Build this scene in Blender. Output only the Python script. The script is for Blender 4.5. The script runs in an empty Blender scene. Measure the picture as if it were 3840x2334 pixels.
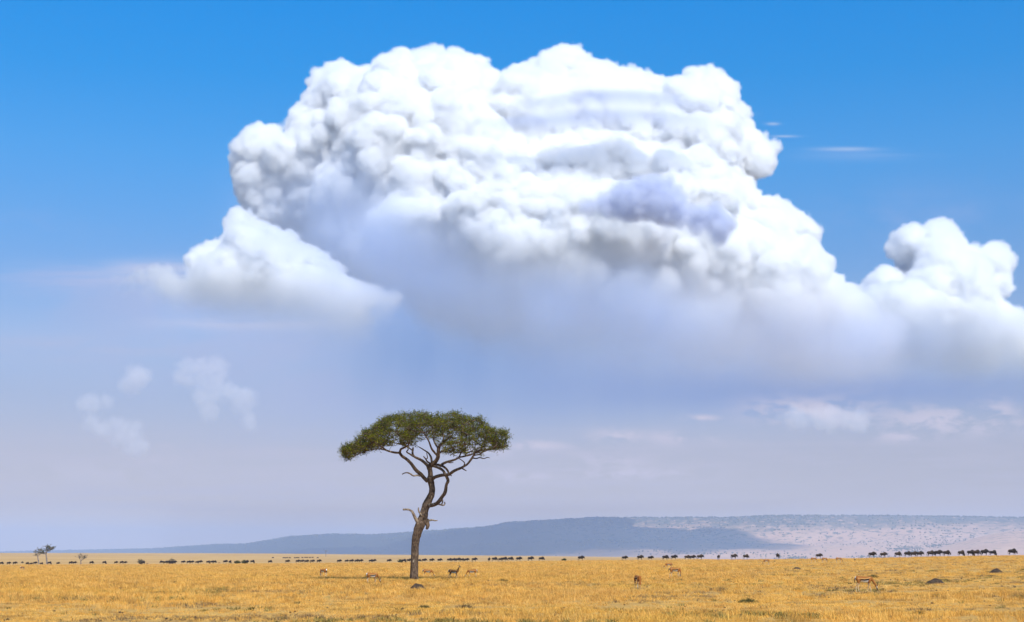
import bpy, bmesh, math, random, sys, time
import numpy as np
from mathutils import Vector, Matrix, noise
random.seed(7); np.random.seed(7)
RS = np.random.RandomState(11)
scene = bpy.context.scene
COL = scene.collection
PI = math.pi
# ------------------------------------------------------------------ camera
EYE = 1.9                       # eye height of somebody standing in an open car
F = 5333.0                      # focal length in pixels of the 3840 px photograph (50 mm on a 36 mm sensor)
PITCH = math.atan(908.0 / F)    # the level horizon lies 908 px under the picture's centre
cam_data = bpy.data.cameras.new('camera')
cam = bpy.data.objects.new('camera', cam_data)
COL.objects.link(cam)
cam.location = (0, 0, EYE)
cam.rotation_euler = (PI / 2 + PITCH, 0, 0)
cam_data.sensor_width = 36.0
cam_data.lens = 50.0
cam_data.clip_start = 0.5
cam_data.clip_end = 120000.0
scene.camera = cam
CP, SP = math.cos(PITCH), math.sin(PITCH)

def ray(px, py):
    """direction through a pixel of the photograph, scaled so that its y component is 1"""
    u, v = (px - 1920.0) / F, (1167.0 - py) / F
    dy = CP - v * SP
    dz = SP + v * CP
    return u / dy, dz / dy

def at(px, py, Y):
    a, b = ray(px, py)
    return Vector((a * Y, Y, EYE + b * Y))

# ------------------------------------------------------------------ sun, sky, exposure
SUN_EL, SUN_AZ = math.radians(48), math.radians(157)      # azimuth clockwise from +Y: behind the camera, to the right
sun_dir = Vector((math.sin(SUN_AZ) * math.cos(SUN_EL), math.cos(SUN_AZ) * math.cos(SUN_EL), math.sin(SUN_EL)))
sd = bpy.data.lights.new('sun', 'SUN')
sd.energy = 4.6
sd.angle = math.radians(0.53)
sd.color = (1.0, 0.955, 0.885)
sun = bpy.data.objects.new('sun', sd)
COL.objects.link(sun)
sun.rotation_euler = (-sun_dir).to_track_quat('-Z', 'Y').to_euler()
sun.location = (0, 0, 50)

world = bpy.data.worlds.new('World')
scene.world = world
world.use_nodes = True
vs = scene.view_settings
vs.view_transform = 'Standard'
vs.look = 'None'
vs.exposure = 0.4
vs.gamma = 1.0
vs.use_curve_mapping = False

class NT:
    """short hand for building node trees"""
    def __init__(self, tree):
        self.t = tree; self.n = tree.nodes; self.l = tree.links
    def new(self, kind, **kw):
        n = self.n.new(kind)
        for k, v in kw.items():
            setattr(n, k, v)
        return n
    def link(self, a, b):
        self.l.new(a, b)
    def put(self, sock, v):
        if isinstance(v, bpy.types.NodeSocket): self.l.new(v, sock)
        else: sock.default_value = v
    def math(self, op, a, b=0.0, c=None, clamp=False):
        n = self.n.new('ShaderNodeMath'); n.operation = op; n.use_clamp = clamp
        self.put(n.inputs[0], a); self.put(n.inputs[1], b)
        if c is not None: self.put(n.inputs[2], c)
        return n.outputs[0]
    def maprange(self, v, a, b, c=0.0, d=1.0, smooth=True):
        n = self.n.new('ShaderNodeMapRange')
        n.interpolation_type = 'SMOOTHSTEP' if smooth else 'LINEAR'
        self.put(n.inputs[0], v)
        for i, x in enumerate((a, b, c, d)): self.put(n.inputs[1 + i], x)
        return n.outputs[0]
    def mix(self, f, a, b, blend='MIX'):
        n = self.n.new('ShaderNodeMix'); n.data_type = 'RGBA'; n.blend_type = blend
        n.clamp_factor = True
        self.put(n.inputs[0], f)
        for s, v in ((n.inputs[6], a), (n.inputs[7], b)):
            if isinstance(v, (tuple, list)) and len(v) == 3: v = (*v, 1)
            self.put(s, v)
        return n.outputs[2]
    def noise(self, vec, scale, detail=3.0, rough=0.5, dist=0.0):
        n = self.n.new('ShaderNodeTexNoise')
        if vec is not None: self.l.new(vec, n.inputs['Vector'])
        n.inputs['Scale'].default_value = scale
        n.inputs['Detail'].default_value = detail
        n.inputs['Roughness'].default_value = rough
        n.inputs['Distortion'].default_value = dist
        return n.outputs[0]
    def ramp(self, v, stops, interp='LINEAR'):
        n = self.n.new('ShaderNodeValToRGB')
        cr = n.color_ramp; cr.interpolation = interp
        while len(cr.elements) > 1: cr.elements.remove(cr.elements[-1])
        cr.elements[0].position = stops[0][0]; cr.elements[0].color = (*stops[0][1], 1)
        for p, c in stops[1:]:
            e = cr.elements.new(p); e.color = (*c, 1)
        self.put(n.inputs[0], v)
        return n.outputs[0]

def lin(r, g, b):
    f = lambda c: (c / 255 / 12.92) if c / 255 <= 0.04045 else ((c / 255 + 0.055) / 1.055) ** 2.4
    return (f(r), f(g), f(b))
W = NT(world.node_tree)
W.n.clear()
w_out = W.new('ShaderNodeOutputWorld')
w_bg = W.new('ShaderNodeBackground')
w_sky = W.new('ShaderNodeTexSky', sky_type='NISHITA')
w_sky.sun_disc = False
w_sky.sun_elevation = SUN_EL
w_sky.sun_rotation = SUN_AZ
w_sky.altitude = 1500
w_sky.air_density = 1.0
w_sky.dust_density = 0.6
w_sky.ozone_density = 1.5
w_geo = W.new('ShaderNodeNewGeometry')
w_sep = W.new('ShaderNodeSeparateXYZ')
w_tc = W.new('ShaderNodeTexCoord')
W.link(w_tc.outputs['Generated'], w_sep.inputs[0])
dx, dy, dz = w_sep.outputs
# colour of the clear tropical air by elevation, as a factor on the physical sky (sine of elevation)
def el_of(py):
    a, b = ray(1920, py); return b / math.sqrt(1 + a * a + b * b)
tgt = [(2330, (150, 150, 160), (235, 234, 209)), (2060, (212, 194, 182), (235, 234, 209)), (1900, (184, 173, 175), (213, 227, 222)), (1700, (177, 179, 196), (191, 218, 230)), (1500, (160, 177, 208), (170, 200, 223)),
       (1300, (152, 180, 222), (151, 183, 215)), (1000, (108, 165, 226), (132, 164, 200)), (600, (68, 156, 230), (115, 144, 182)),
       (300, (30, 148, 230), (106, 135, 173)), (20, (1, 140, 227), (98, 125, 163)), (-600, (12, 128, 212), (90, 118, 155))]
stops = []
for py, t, s in tgt[1:]:
    a, b = lin(*t), lin(*s)
    stops.append((max(0, el_of(py)), tuple(x / y / 4 for x, y in zip(a, b))))
w_fac = W.ramp(dz, stops)
w_mul = W.mix(1.0, w_sky.outputs[0], w_fac, 'MULTIPLY')
w_bg.inputs[1].default_value = 0.1
w_gain = W.new('ShaderNodeVectorMath', operation='SCALE'); w_gain.inputs['Scale'].default_value = 4.0 / 2 ** vs.exposure
W.link(w_mul, w_gain.inputs[0])
# thin high veils, rain and far haze-clouds, laid out by bearing and height above the horizon
_dy = W.math('MAXIMUM', dy, .05)
SX = W.math('MULTIPLY_ADD', W.math('DIVIDE', dx, _dy), F * 1.02, 1920.0)
SY = W.math('MULTIPLY_ADD', W.math('DIVIDE', dz, _dy), -F * .97, 2075.0)
ahead = W.maprange(dy, .1, .4)
def vcoord(fx, fy, off=0.0):
    c = W.new('ShaderNodeCombineXYZ'); W.put(c.inputs[0], W.math('MULTIPLY', SX, fx)); W.put(c.inputs[1], W.math('MULTIPLY', SY, fy)); c.inputs[2].default_value = off
    return c.outputs[0]
def gauss(cx, cy, rx, ry, p=1.0):
    a = W.math('POWER', W.math('ABSOLUTE', W.math('DIVIDE', W.math('SUBTRACT', SX, cx), rx)), 2.0 * p)
    b = W.math('POWER', W.math('ABSOLUTE', W.math('DIVIDE', W.math('SUBTRACT', SY, cy), ry)), 2.0 * p)
    return W.math('EXPONENT', W.math('MULTIPLY', W.math('ADD', a, b), -1.0))
def mx(*a):
    r = a[0]
    for q in a[1:]: r = W.math('MAXIMUM', r, q)
    return r
w_col = w_gain.outputs[0]
def veil(mask, amount, rgb):
    global w_col
    f = W.math('MULTIPLY', W.math('MULTIPLY', mask, amount), ahead)
    w_col = W.mix(f, w_col, tuple(q / (.1 * 2 ** vs.exposure) for q in lin(*rgb)))
soft = W.noise(vcoord(1 / 420, 1 / 210), 1.0, 5, .55)
streak = W.noise(vcoord(1 / 700, 1 / 55, 3.0), 1.0, 5, .6)
crisp = W.noise(vcoord(1 / 230, 1 / 130, 7.0), 1.0, 8, .62, .3)
shaft = W.noise(vcoord(1 / 130, 1 / 900, 11.0), 1.0, 4, .5)
# broad pale banks on the left and in the middle
veil(mx(gauss(900, 1330, 620, 190, 1.3), gauss(1250, 1480, 500, 170)), W.maprange(soft, .25, .62, .15, .75), (172, 184, 222))
veil(gauss(560, 1150, 420, 110), W.maprange(soft, .3, .6, .1, .8), (168, 184, 226))
# rain and shade under the great cloud
veil(gauss(1740, 1290, 480, 280, 1.4), W.maprange(shaft, .2, .7, .7, 1.0), (118, 152, 208))
veil(gauss(2500, 1430, 640, 150, 1.3), W.maprange(shaft, .2, .7, .6, .95), (140, 163, 212))
veil(gauss(3150, 1480, 900, 75, 1.2), W.maprange(soft, .2, .7, .7, 1.0), (128, 152, 204))
# long streak drifting off to the left
veil(gauss(330, 1075, 400, 52, 1.2), W.maprange(streak, .38, .6, .1, .6), (178, 190, 230))
veil(gauss(560, 1045, 230, 40, 1.2), W.maprange(streak, .3, .55, .2, .8), (196, 205, 236))
veil(gauss(250, 1330, 420, 42), W.maprange(streak, .38, .6, .1, .6), (182, 188, 220))
veil(gauss(900, 1240, 330, 24), W.maprange(streak, .35, .55, .0, .7), (206, 208, 232))
# torn pink-white far clouds low on the left
veil(mx(gauss(560, 1740, 120, 26), gauss(330, 1790, 300, 40), gauss(620, 1680, 60, 25)), W.maprange(crisp, .46, .56, 0, .5), (200, 196, 212))
# small low clouds towards the right
low = mx(gauss(3080, 1565, 260, 50, 1.2), gauss(3600, 1600, 300, 55, 1.2), gauss(2300, 1745, 130, 36), gauss(2330, 1655, 100, 26), gauss(2560, 1660, 130, 26), gauss(2020, 1690, 140, 18), gauss(3430, 1655, 130, 24), gauss(1960, 1800, 140, 22), gauss(3790, 1570, 60, 45), gauss(2650, 1590, 60, 12), gauss(1810, 1710, 110, 26), gauss(2380, 1790, 260, 24))
veil(low, W.maprange(W.noise(vcoord(1 / 150, 1 / 62, 17.0), 1.0, 7, .6, .2), .40, .60, 0, .9), (208, 202, 219))
veil(gauss(1900, 1780, 2600, 130, 1.5), W.maprange(streak, .42, .66, 0, .38), (196, 192, 210))
veil(gauss(800, 1880, 1100, 60, 1.5), W.maprange(streak, .42, .62, 0, .3), (184, 182, 200))
# wisps high on the right
veil(mx(gauss(3240, 576, 110, 8), gauss(3000, 526, 50, 5), gauss(2955, 478, 25, 6), gauss(2825, 440, 42, 9)), W.maprange(streak, .2, .6, .25, .6), (190, 208, 240))
veil(mx(gauss(3500, 870, 420, 120), gauss(60, 870, 200, 40)), W.maprange(soft, .4, .7, 0, .35), (160, 180, 230))
veil(gauss(3300, 600, 260, 22), W.maprange(streak, .4, .6, 0, .18), (180, 200, 240))
W.link(w_col, w_bg.inputs[0])
W.link(w_bg.outputs[0], w_out.inputs[0])
# ------------------------------------------------------------------ clouds: closed billowing meshes, standing in the air far off
def poly_dist(P, poly):
    """signed distance (positive inside) of points P to a polygon, all in photograph pixels"""
    A = np.array(poly, float); B = np.roll(A, -1, 0)
    d = np.full(len(P), 1e9); inside = np.zeros(len(P), bool)
    for a, b in zip(A, B):
        ab = b - a
        t = np.clip(((P - a) @ ab) / max(ab @ ab, 1e-9), 0, 1)
        d = np.minimum(d, np.hypot(*(P - (a + t[:, None] * ab)).T))
        c = ((a[1] > P[:, 1]) != (b[1] > P[:, 1]))
        with np.errstate(divide='ignore', invalid='ignore'):
            xx = (b[0] - a[0]) * (P[:, 1] - a[1]) / (b[1] - a[1]) + a[0]
        inside ^= c & (P[:, 0] < xx)
    return np.where(inside, d, -d)

_ico = {}
def ico(level):
    if level not in _ico:
        bm = bmesh.new(); bmesh.ops.create_icosphere(bm, subdivisions=level, radius=1.0)
        v = np.array([x.co[:] for x in bm.verts]); f = np.array([[q.index for q in x.verts] for x in bm.faces]); bm.free()
        _ico[level] = (v, f)
    return _ico[level]

def mesh_from(name, V, Fc, mats=(), smooth=False):
    me = bpy.data.meshes.new(name)
    V = np.ascontiguousarray(V, np.float32); Fc = np.asarray(Fc, np.int32)
    n = Fc.shape[1]
    me.vertices.add(len(V)); me.vertices.foreach_set('co', V.ravel())
    me.loops.add(Fc.size); me.loops.foreach_set('vertex_index', Fc.ravel())
    me.polygons.add(len(Fc))
    me.polygons.foreach_set('loop_start', np.arange(0, Fc.size, n, dtype=np.int32))
    me.polygons.foreach_set('use_smooth', np.full(len(Fc), smooth))
    me.update(calc_edges=True)
    for m in mats: me.materials.append(m)
    return me

def hash3(i, j, k, s):
    h = (i * 73856093) ^ (j * 19349663) ^ (k * 83492791) ^ (s * 2654435761 & 0x7fffffff)
    h = (h ^ (h >> 13)) * 1274126177 & 0x7fffffff
    h ^= h >> 16
    return (h & 0xffff) / 65535.0

def worley(P, size, seed):
    """distance to the nearest cell point, in cells"""
    Q = (P / size).astype(np.float32)
    B = np.floor(Q - .5).astype(np.int64); Q = Q - B
    best = np.full(len(P), 9.0, np.float32)
    for a in (0, 1):
        for b in (0, 1):
            for c in (0, 1):
                i, j, k = B[:, 0] + a, B[:, 1] + b, B[:, 2] + c
                h = hash_int(i, j, k, seed)
                fx = a + .15 + .7 / 1023 * (h & 1023) - Q[:, 0]
                fy = b + .15 + .7 / 1023 * ((h >> 10) & 1023) - Q[:, 1]
                fz = c + .15 + .7 / 1023 * ((h >> 20) & 1023) - Q[:, 2]
                np.minimum(best, fx * fx + fy * fy + fz * fz, out=best)
    return np.sqrt(best)

def hash_int(i, j, k, s):
    h = (i * 73856093) ^ (j * 19349663) ^ (k * 83492791) ^ (s * 2654435761 & 0x7fffffff)
    h = (h ^ (h >> 13)) * 1274126177 & 0x7fffffff
    return h ^ (h >> 16)

def vnoise(P, size, seed):
    Q = P / size; B = np.floor(Q).astype(np.int64); T = Q - B; T = T * T * (3 - 2 * T)
    r = 0
    for a in (0, 1):
        for b in (0, 1):
            for c in (0, 1):
                i, j, k = (B + (a, b, c)).T
                w = (T[:, 0] if a else 1 - T[:, 0]) * (T[:, 1] if b else 1 - T[:, 1]) * (T[:, 2] if c else 1 - T[:, 2])
                r = r + w * hash3(i, j, k, seed)
    return r

def tag(o, label=None, cat=None, group=None, kind=None):
    if label: o['label'] = label
    if cat: o['category'] = cat
    if group: o['group'] = group
    if kind: o['kind'] = kind
    return o

MAIN = [(882, 548), (930, 498), (985, 500), (1020, 478), (1085, 462), (1130, 405), (1165, 330), (1180, 285), (1255, 250), (1320, 256), (1400, 262), (1440, 225), (1520, 205),
        (1575, 188), (1625, 172), (1680, 182), (1740, 186), (1800, 215), (1840, 258), (1900, 285), (1925, 258), (1970, 240), (2020, 218), (2080, 185), (2140, 166), (2195, 190), (2240, 215), (2300, 232),
        (2325, 262), (2370, 258), (2430, 268), (2490, 300), (2540, 300), (2590, 268), (2660, 262), (2705, 290), (2750, 340), (2790, 395), (2790, 450), (2830, 490), (2895, 530), (2912, 555),
        (2895, 600), (2860, 640), (2800, 658), (2840, 710), (2850, 745), (2930, 745), (3000, 800), (3050, 850), (3075, 920), (3120, 990), (3140, 1025), (3210, 1080), (3260, 1130), (3420, 1220),
        (3460, 1460), (3100, 1580), (2800, 1600), (2300, 1590), (1900, 1500), (1650, 1350), (1500, 1170), (1340, 1060), (1180, 960), (1050, 900), (960, 850), (905, 740), (885, 650), (875, 590)]
RIGHT = [(3180, 1060), (3240, 1075), (3262, 1040), (3320, 1005), (3400, 1018), (3410, 985), (3345, 965), (3335, 920), (3375, 865), (3430, 838), (3500, 828), (3560, 820), (3600, 850), (3622, 892),
         (3690, 925), (3740, 920), (3790, 945), (3810, 985), (3780, 1040), (3790, 1085), (3745, 1130), (3800, 1160), (3900, 1180), (4200, 1140), (4300, 1450), (3400, 1470), (3000, 1430), (2900, 1330), (2990, 1200)]
LEFT = [(690, 1010), (715, 960), (790, 915), (830, 880), (885, 820), (868, 795), (905, 772), (940, 825), (990, 845), (1050, 855), (1095, 885), (1115, 925), (1180, 945), (1240, 985), (1340, 1040), (1420, 1078), (1500, 1112),
        (1490, 1160), (1430, 1230), (1400, 1290), (1250, 1330), (1000, 1300), (780, 1230), (600, 1160), (440, 1100), (420, 1050), (520, 1015), (600, 1000), (650, 995)]
def dep_main(px, py):
    g = lambda cx, cy, rx, ry: math.exp(-((px - cx) / rx) ** 2 - ((py - cy) / ry) ** 2)
    return (-.5 * max(0, py - 430) + 260 * g(1200, 800, 250, 160) + 260 * g(1760, 1080, 230, 130) - 150 * g(1530, 900, 130, 120)
            - 120 * g(2200, 820, 420, 220) - 90 * g(1120, 520, 240, 90) - 160 * g(1650, 560, 200, 160) + 160 * g(2380, 620, 300, 60) + 200 * g(2700, 1180, 180, 90))
def dep_left(px, py): return -.5 * max(0, py - 880) + 120
YM = 8200.0
def pl(px, py):
    """picture pixel to the upright plane the clouds are laid out in (same unit, true perspective)"""
    a, b = ray(px, py); return 1920 + F * a, 2075 - F * b

def cloud_grid(poly, Y, vox, depth=1130, rmax=200, rmin=14, nbig=300, nedge=560, bulge=0.42, dep=None, seed=1,
               puff=((270, 70), (120, 40), (56, 30), (26, 20)), edge=10, fade=None, thick=1.0, holes=(), fall=6.5):
    """density grid of a cloud, in photograph pixels at distance Y (x right, y away, z up)"""
    rs = np.random.RandomState(seed)
    poly = np.array(poly, float)
    gp = np.array([pl(*p) for p in poly]); plo, phi = poly.min(0), poly.max(0)
    lo, hi = gp.min(0) - 80, gp.max(0) + 90
    nx, nz, ny = int((hi[0] - lo[0]) / vox), int((hi[1] - lo[1]) / vox), int(depth / vox)
    d0 = -depth * .80
    X = lo[0] + vox * (np.arange(nx) + .5); Zp = hi[1] - vox * (np.arange(nz) + .5); Dp = d0 + vox * (np.arange(ny) + .5)
    sdf = np.full((nx, ny, nz), -60.0, np.float32)
    pts = rs.uniform(plo, phi, (nbig * 12, 2)); d = poly_dist(pts, poly)
    keep = d > rmin * 1.3; pts, d = pts[keep], d[keep]
    order = np.argsort(-np.minimum(d, rmax) + rs.rand(len(d)) * 60)
    S = []
    for i in order:
        r = min(d[i], rmax) * rs.uniform(.7, 1.0)
        if all((pts[i, 0] - s[0]) ** 2 + (pts[i, 1] - s[1]) ** 2 > (0.36 * min(r, s[2]) + .14 * max(r, s[2])) ** 2 for s in S):
            S.append((pts[i, 0], pts[i, 1], r, d[i]))
        if len(S) >= nbig: break
    A = poly; B = np.roll(A, -1, 0); L = np.hypot(*(B - A).T); cum = np.cumsum(L)
    for _ in range(nedge):
        t = rs.rand() * cum[-1]; j = int(np.searchsorted(cum, t)); f = 1 - (cum[j] - t) / L[j]
        p = A[j] + (B[j] - A[j]) * f
        r = rmin + (rs.rand() ** 3) * 42
        n_ = (B[j] - A[j])[::-1] / L[j] * (1, -1)
        q = max((p + n_ * r * .8, p - n_ * r * .8), key=lambda c: poly_dist(c[None], poly)[0]) + rs.normal(0, 1, 2) * 3
        dd = poly_dist(q[None], poly)[0]
        if dd < r * .3: continue
        S.append((q[0], q[1], r, max(dd, 0)))
    def put(px, py, dc, r, sq=1.0):
        i0, i1 = [int(np.clip((v - lo[0]) / vox, 0, nx)) for v in (px - r - 60, px + r + 60)]
        k0, k1 = [int(np.clip((hi[1] - v) / vox, 0, nz)) for v in (py + r + 60, py - r - 60)]
        j0, j1 = [int(np.clip((v - d0) / vox, 0, ny)) for v in (dc - r - 60, dc + r + 60)]
        if i1 <= i0 or j1 <= j0 or k1 <= k0: return
        q = np.sqrt((X[i0:i1, None, None] - px) ** 2 + (Dp[None, j0:j1, None] - dc) ** 2 + ((Zp[None, None, k0:k1] - py) / sq) ** 2).astype(np.float32)
        v = sdf[i0:i1, j0:j1, k0:k1]
        np.maximum(v, r - q, out=v)
    for px, py, r, dd in S:
        dc = -bulge * min(dd, 700) ** .93 * thick + rs.normal(0, .3) * r
        if dep: dc += dep(px, py)
        q = 1 + dc / F                                     # nearer parts look larger: set them in towards the vanishing point
        g0 = pl(px, py); g1 = pl(px, py - 10); r = r * (g0[1] - g1[1]) / 10 * q
        px, py = 1920 + (g0[0] - 1920) * q, 2075 + (g0[1] - 2075) * q
        put(px, py, dc, r)
        if r > 46:                                         # turrets budding from the big swellings
            for _ in range(int(5 + r / 14)):
                v = rs.normal(0, 1, 3); v[1] = -abs(v[1]); v[2] += .4; v /= np.linalg.norm(v); cr = r * rs.uniform(.22, .42); R = r - cr * (.9 - .55 * abs(v[1]))
                put(px + v[0] * R, py - v[2] * R, dc + v[1] * R, cr)
        if r > 60:
            put(px, py, dc + r * .8, r)
            put(px, py, dc + r * 1.7, r)
    shell = np.nonzero((sdf > -55) & (sdf < 110))
    P = np.stack([X[shell[0]], Dp[shell[1]], -Zp[shell[2]]], 1)
    val = sdf[shell].astype(float)
    wq = [vnoise(P, 150, seed * 7 + q) - .5 for q in range(3)]
    warp = np.stack(wq, 1)
    for sz, amp in puff:
        w = worley(P + warp * sz * .9, sz, seed * 13 + sz)
        h = np.sqrt(np.clip(1 - (w / 1.1) ** 2, 0, 1)) - .84
        val += amp * h * (.5 + .9 * vnoise(P, sz * 2.7, seed + sz))
    val += (vnoise(P, 22, seed + 77) - .5) * 18 + (vnoise(P, 60, seed + 78) - .5) * 16
    Eg = edge
    if fade:
        (xa, b0, t0), (xb, b1, t1) = fade
        b0, t0, b1, t1 = [pl(1920, q)[1] for q in (b0, t0, b1, t1)]
        tt = (P[:, 0] - xa) / (xb - xa); b = b0 + (b1 - b0) * tt; t = t0 + (t1 - t0) * tt
        low = np.clip((-P[:, 2] - t) / (b - t), 0, 1)                    # 0 up in the crown, 1 at the thinned base
        Eg = edge + 120 * low
    sdf[shell] = val
    dens = np.clip(sdf / edge, 0, 1)
    dens[shell] = np.clip(val / Eg, 0, 1)
    if fade:
        tt = (X[:, None] - xa) / (xb - xa); b = b0 + (b1 - b0) * tt; t = t0 + (t1 - t0) * tt
        m = np.clip((Zp[None, :] - t) / (b - t), 0, 1)
        dens *= (np.exp(-fall * m ** 1.15) * np.clip((1 - m) * 5, 0, 1))[:, None, :].astype(np.float32)
    for hx, hy, rx, ry, f in [(*pl(h[0], h[1]), *h[2:]) for h in holes]:                        # places where the vapour is thin
        g = np.exp(-((X[:, None] - hx) / rx) ** 2 - ((Zp[None, :] - hy) / ry) ** 2)
        dens *= np.exp(-f * g)[:, None, :].astype(np.float32)
    return dict(lo=lo, hi=hi, d0=d0, n=(nx, ny, nz), vox=vox, Y=Y, dens=dens)

def volume_object(name, G, mat):
    nx, ny, nz = G['n']; k = G['Y'] / F
    me = bpy.data.meshes.new(name + '_density')
    me.vertices.add(nx * ny * nz)
    at_ = me.attributes.new('dens', 'FLOAT', 'POINT')
    at_.data.foreach_set('value', np.ascontiguousarray(G['dens'], np.float32).ravel())
    src = bpy.data.objects.new(name + '_density', me)
    o = bpy.data.objects.new(name, bpy.data.volumes.new(name)); COL.objects.link(o)
    ng = bpy.data.node_groups.new(name, 'GeometryNodeTree')
    ng.interface.new_socket('Geometry', in_out='OUTPUT', socket_type='NodeSocketGeometry')
    ng.interface.new_socket('Geometry', in_out='INPUT', socket_type='NodeSocketGeometry')
    N = NT(ng)
    go = N.new('NodeGroupOutput')
    vc = N.new('GeometryNodeVolumeCube')
    # object space: one unit per voxel, the object's own scale makes metres of it
    vc.inputs['Min'].default_value = (0, 0, 0); vc.inputs['Max'].default_value = (nx, ny, nz)
    vc.inputs['Resolution X'].default_value = nx + 1; vc.inputs['Resolution Y'].default_value = ny + 1; vc.inputs['Resolution Z'].default_value = nz + 1
    oi = N.new('GeometryNodeObjectInfo'); oi.inputs[0].default_value = src
    na = N.new('GeometryNodeInputNamedAttribute', data_type='FLOAT'); na.inputs['Name'].default_value = 'dens'
    si = N.new('GeometryNodeSampleIndex', data_type='FLOAT', domain='POINT')
    si.clamp = True
    ps = N.new('GeometryNodeInputPosition'); sp = N.new('ShaderNodeSeparateXYZ'); N.link(ps.outputs[0], sp.inputs[0])
    cl = lambda v, n: N.math('MINIMUM', N.math('FLOOR', N.math('ADD', v, .01)), n - 1)
    ix, iy, iz = cl(sp.outputs[0], nx), cl(sp.outputs[1], ny), cl(sp.outputs[2], nz)
    # float32 is exact only to 16.7 million: keep the index an integer
    def imath(op, a, b):
        n = N.n.new('FunctionNodeIntegerMath'); n.operation = op; N.put(n.inputs[0], a); N.put(n.inputs[1], b); return n.outputs[0]
    idx = imath('ADD', imath('MULTIPLY', imath('ADD', imath('MULTIPLY', ix, ny), iy), nz), iz)
    N.link(oi.outputs['Geometry'], si.inputs['Geometry']); N.link(na.outputs[0], si.inputs['Value']); N.link(idx, si.inputs['Index'])
    N.link(si.outputs[0], vc.inputs['Density'])
    sm = N.new('GeometryNodeSetMaterial'); sm.inputs['Material'].default_value = mat
    N.link(vc.outputs[0], sm.inputs[0]); N.link(sm.outputs[0], go.inputs[0])
    m = o.modifiers.new('volume', 'NODES'); m.node_group = ng
    # grid cells become metres
    Y = G['Y']; c = k * G['vox']
    o.location = ((G['lo'][0] - 1920) * k, Y + G['d0'] * k, EYE + (2075 - G['hi'][1]) * k)
    o.scale = (c, c, c)
    print('volume', name, nx * ny * nz, file=sys.stderr)
    return o

def cloud_mat(name, dens, aniso=0.0, color=(.984, .990, 1.0)):
    m = bpy.data.materials.new(name); m.use_nodes = True
    N = NT(m.node_tree); N.n.clear()
    out = N.new('ShaderNodeOutputMaterial')
    s = N.new('ShaderNodeVolumePrincipled'); s.inputs['Color'].default_value = (*color, 1); s.inputs['Anisotropy'].default_value = aniso
    s.inputs['Absorption Color'].default_value = (0, 0, 0, 1); s.inputs['Density Attribute'].default_value = ''
    at_ = N.new('ShaderNodeAttribute'); at_.attribute_name = 'density'
    N.link(N.math('MULTIPLY', at_.outputs['Fac'], dens), s.inputs['Density'])
    N.link(s.outputs[0], out.inputs['Volume'])
    return m
# ------------------------------------------------------------------ materials
def material(name, rough=0.9, spec=0.2):
    m = bpy.data.materials.new(name); m.use_nodes = True
    N = NT(m.node_tree)
    p = N.n['Principled BSDF']
    p.inputs['Roughness'].default_value = rough
    p.inputs['Specular IOR Level'].default_value = spec
    return m, N, p

def obj(name, me, parent=None, loc=None):
    o = bpy.data.objects.new(name, me); COL.objects.link(o)
    if parent: o.parent = parent
    if loc is not None: o.location = loc
    return o

def sstep(x, a, b):
    t = np.clip((np.asarray(x, float) - a) / (b - a), 0, 1); return t * t * (3 - 2 * t)

# ------------------------------------------------------------------ lie of the land
_cx = [-900, 0, 700, 1400, 2200, 2500, 2800, 3072, 3300, 3600, 3840, 4700]
_cy = [2121, 2119, 2117, 2112.5, 2105, 2103.5, 2100, 2097, 2094, 2089, 2085, 2078]
_cd = [480, 480, 478, 468, 356, 350, 342, 315, 300, 288, 280, 270]      # the rise is nearer on the right
_cz = [EYE + ray(1920, y)[1] * d for y, d in zip(_cy, _cd)]
_fx = [-900, 0, 700, 1000, 1400, 2000, 2400, 2600, 2800, 3200, 4700]
_fy = [2074, 2074, 2075, 2076, 2080, 2085, 2090, 2094, 2104, 2110, 2112]
_fz = [EYE + ray(1920, y)[1] * 2800 for y in _fy]
def ground_z(x, y):
    x = np.asarray(x, float); y = np.asarray(y, float)
    d = np.hypot(x, y)
    px = np.where(y > 1, 1920 + F * 1.0144 * x / np.maximum(y, 1), np.where(x > 0, 4700, -900))
    px = np.clip(px, -900, 4700)
    C = np.interp(px, _cx, _cz); D = np.interp(px, _cx, _cd); E = np.interp(px, _fx, _fz)
    z = C * sstep(d, 34, D - 10)
    dip = np.minimum(C, 0) - 1.5
    z = np.where(d > D + 8, C + (dip - C) * sstep(d, D + 8, D + 150), z)
    z = np.where(d > D + 150, dip + (E - dip) * sstep(d, D + 150, 2800), z)
    z = np.where(d > 2800, E + (-28 - E) * sstep(d, 2800, 4200), z)
    und = (np.sin(x * .071 + 1.3) * np.cos(y * .043 + .4) + .6 * np.sin(x * .023 - y * .031)) * .05
    return z + und * sstep(d, 30, 60) * (1 - sstep(d, 200, 290) * .7)

_dd = np.concatenate([np.linspace(26, 500, 3600), np.geomspace(501, 4000, 1800)])
def place(px, py):
    """where the line of sight through a pixel first meets the ground"""
    a, b = ray(px, py)
    x = a * _dd; y = _dd
    g = ground_z(x, y) - (EYE + b * y)
    i = int(np.argmax(g >= 0)) if (g >= 0).any() else len(_dd) - 1
    return Vector((x[i], y[i], float(ground_z(x[i], y[i]))))
def place_d(px, Y):
    a, b = ray(px, 2110); return Vector((a * Y, Y, float(ground_z(a * Y, Y))))

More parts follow.
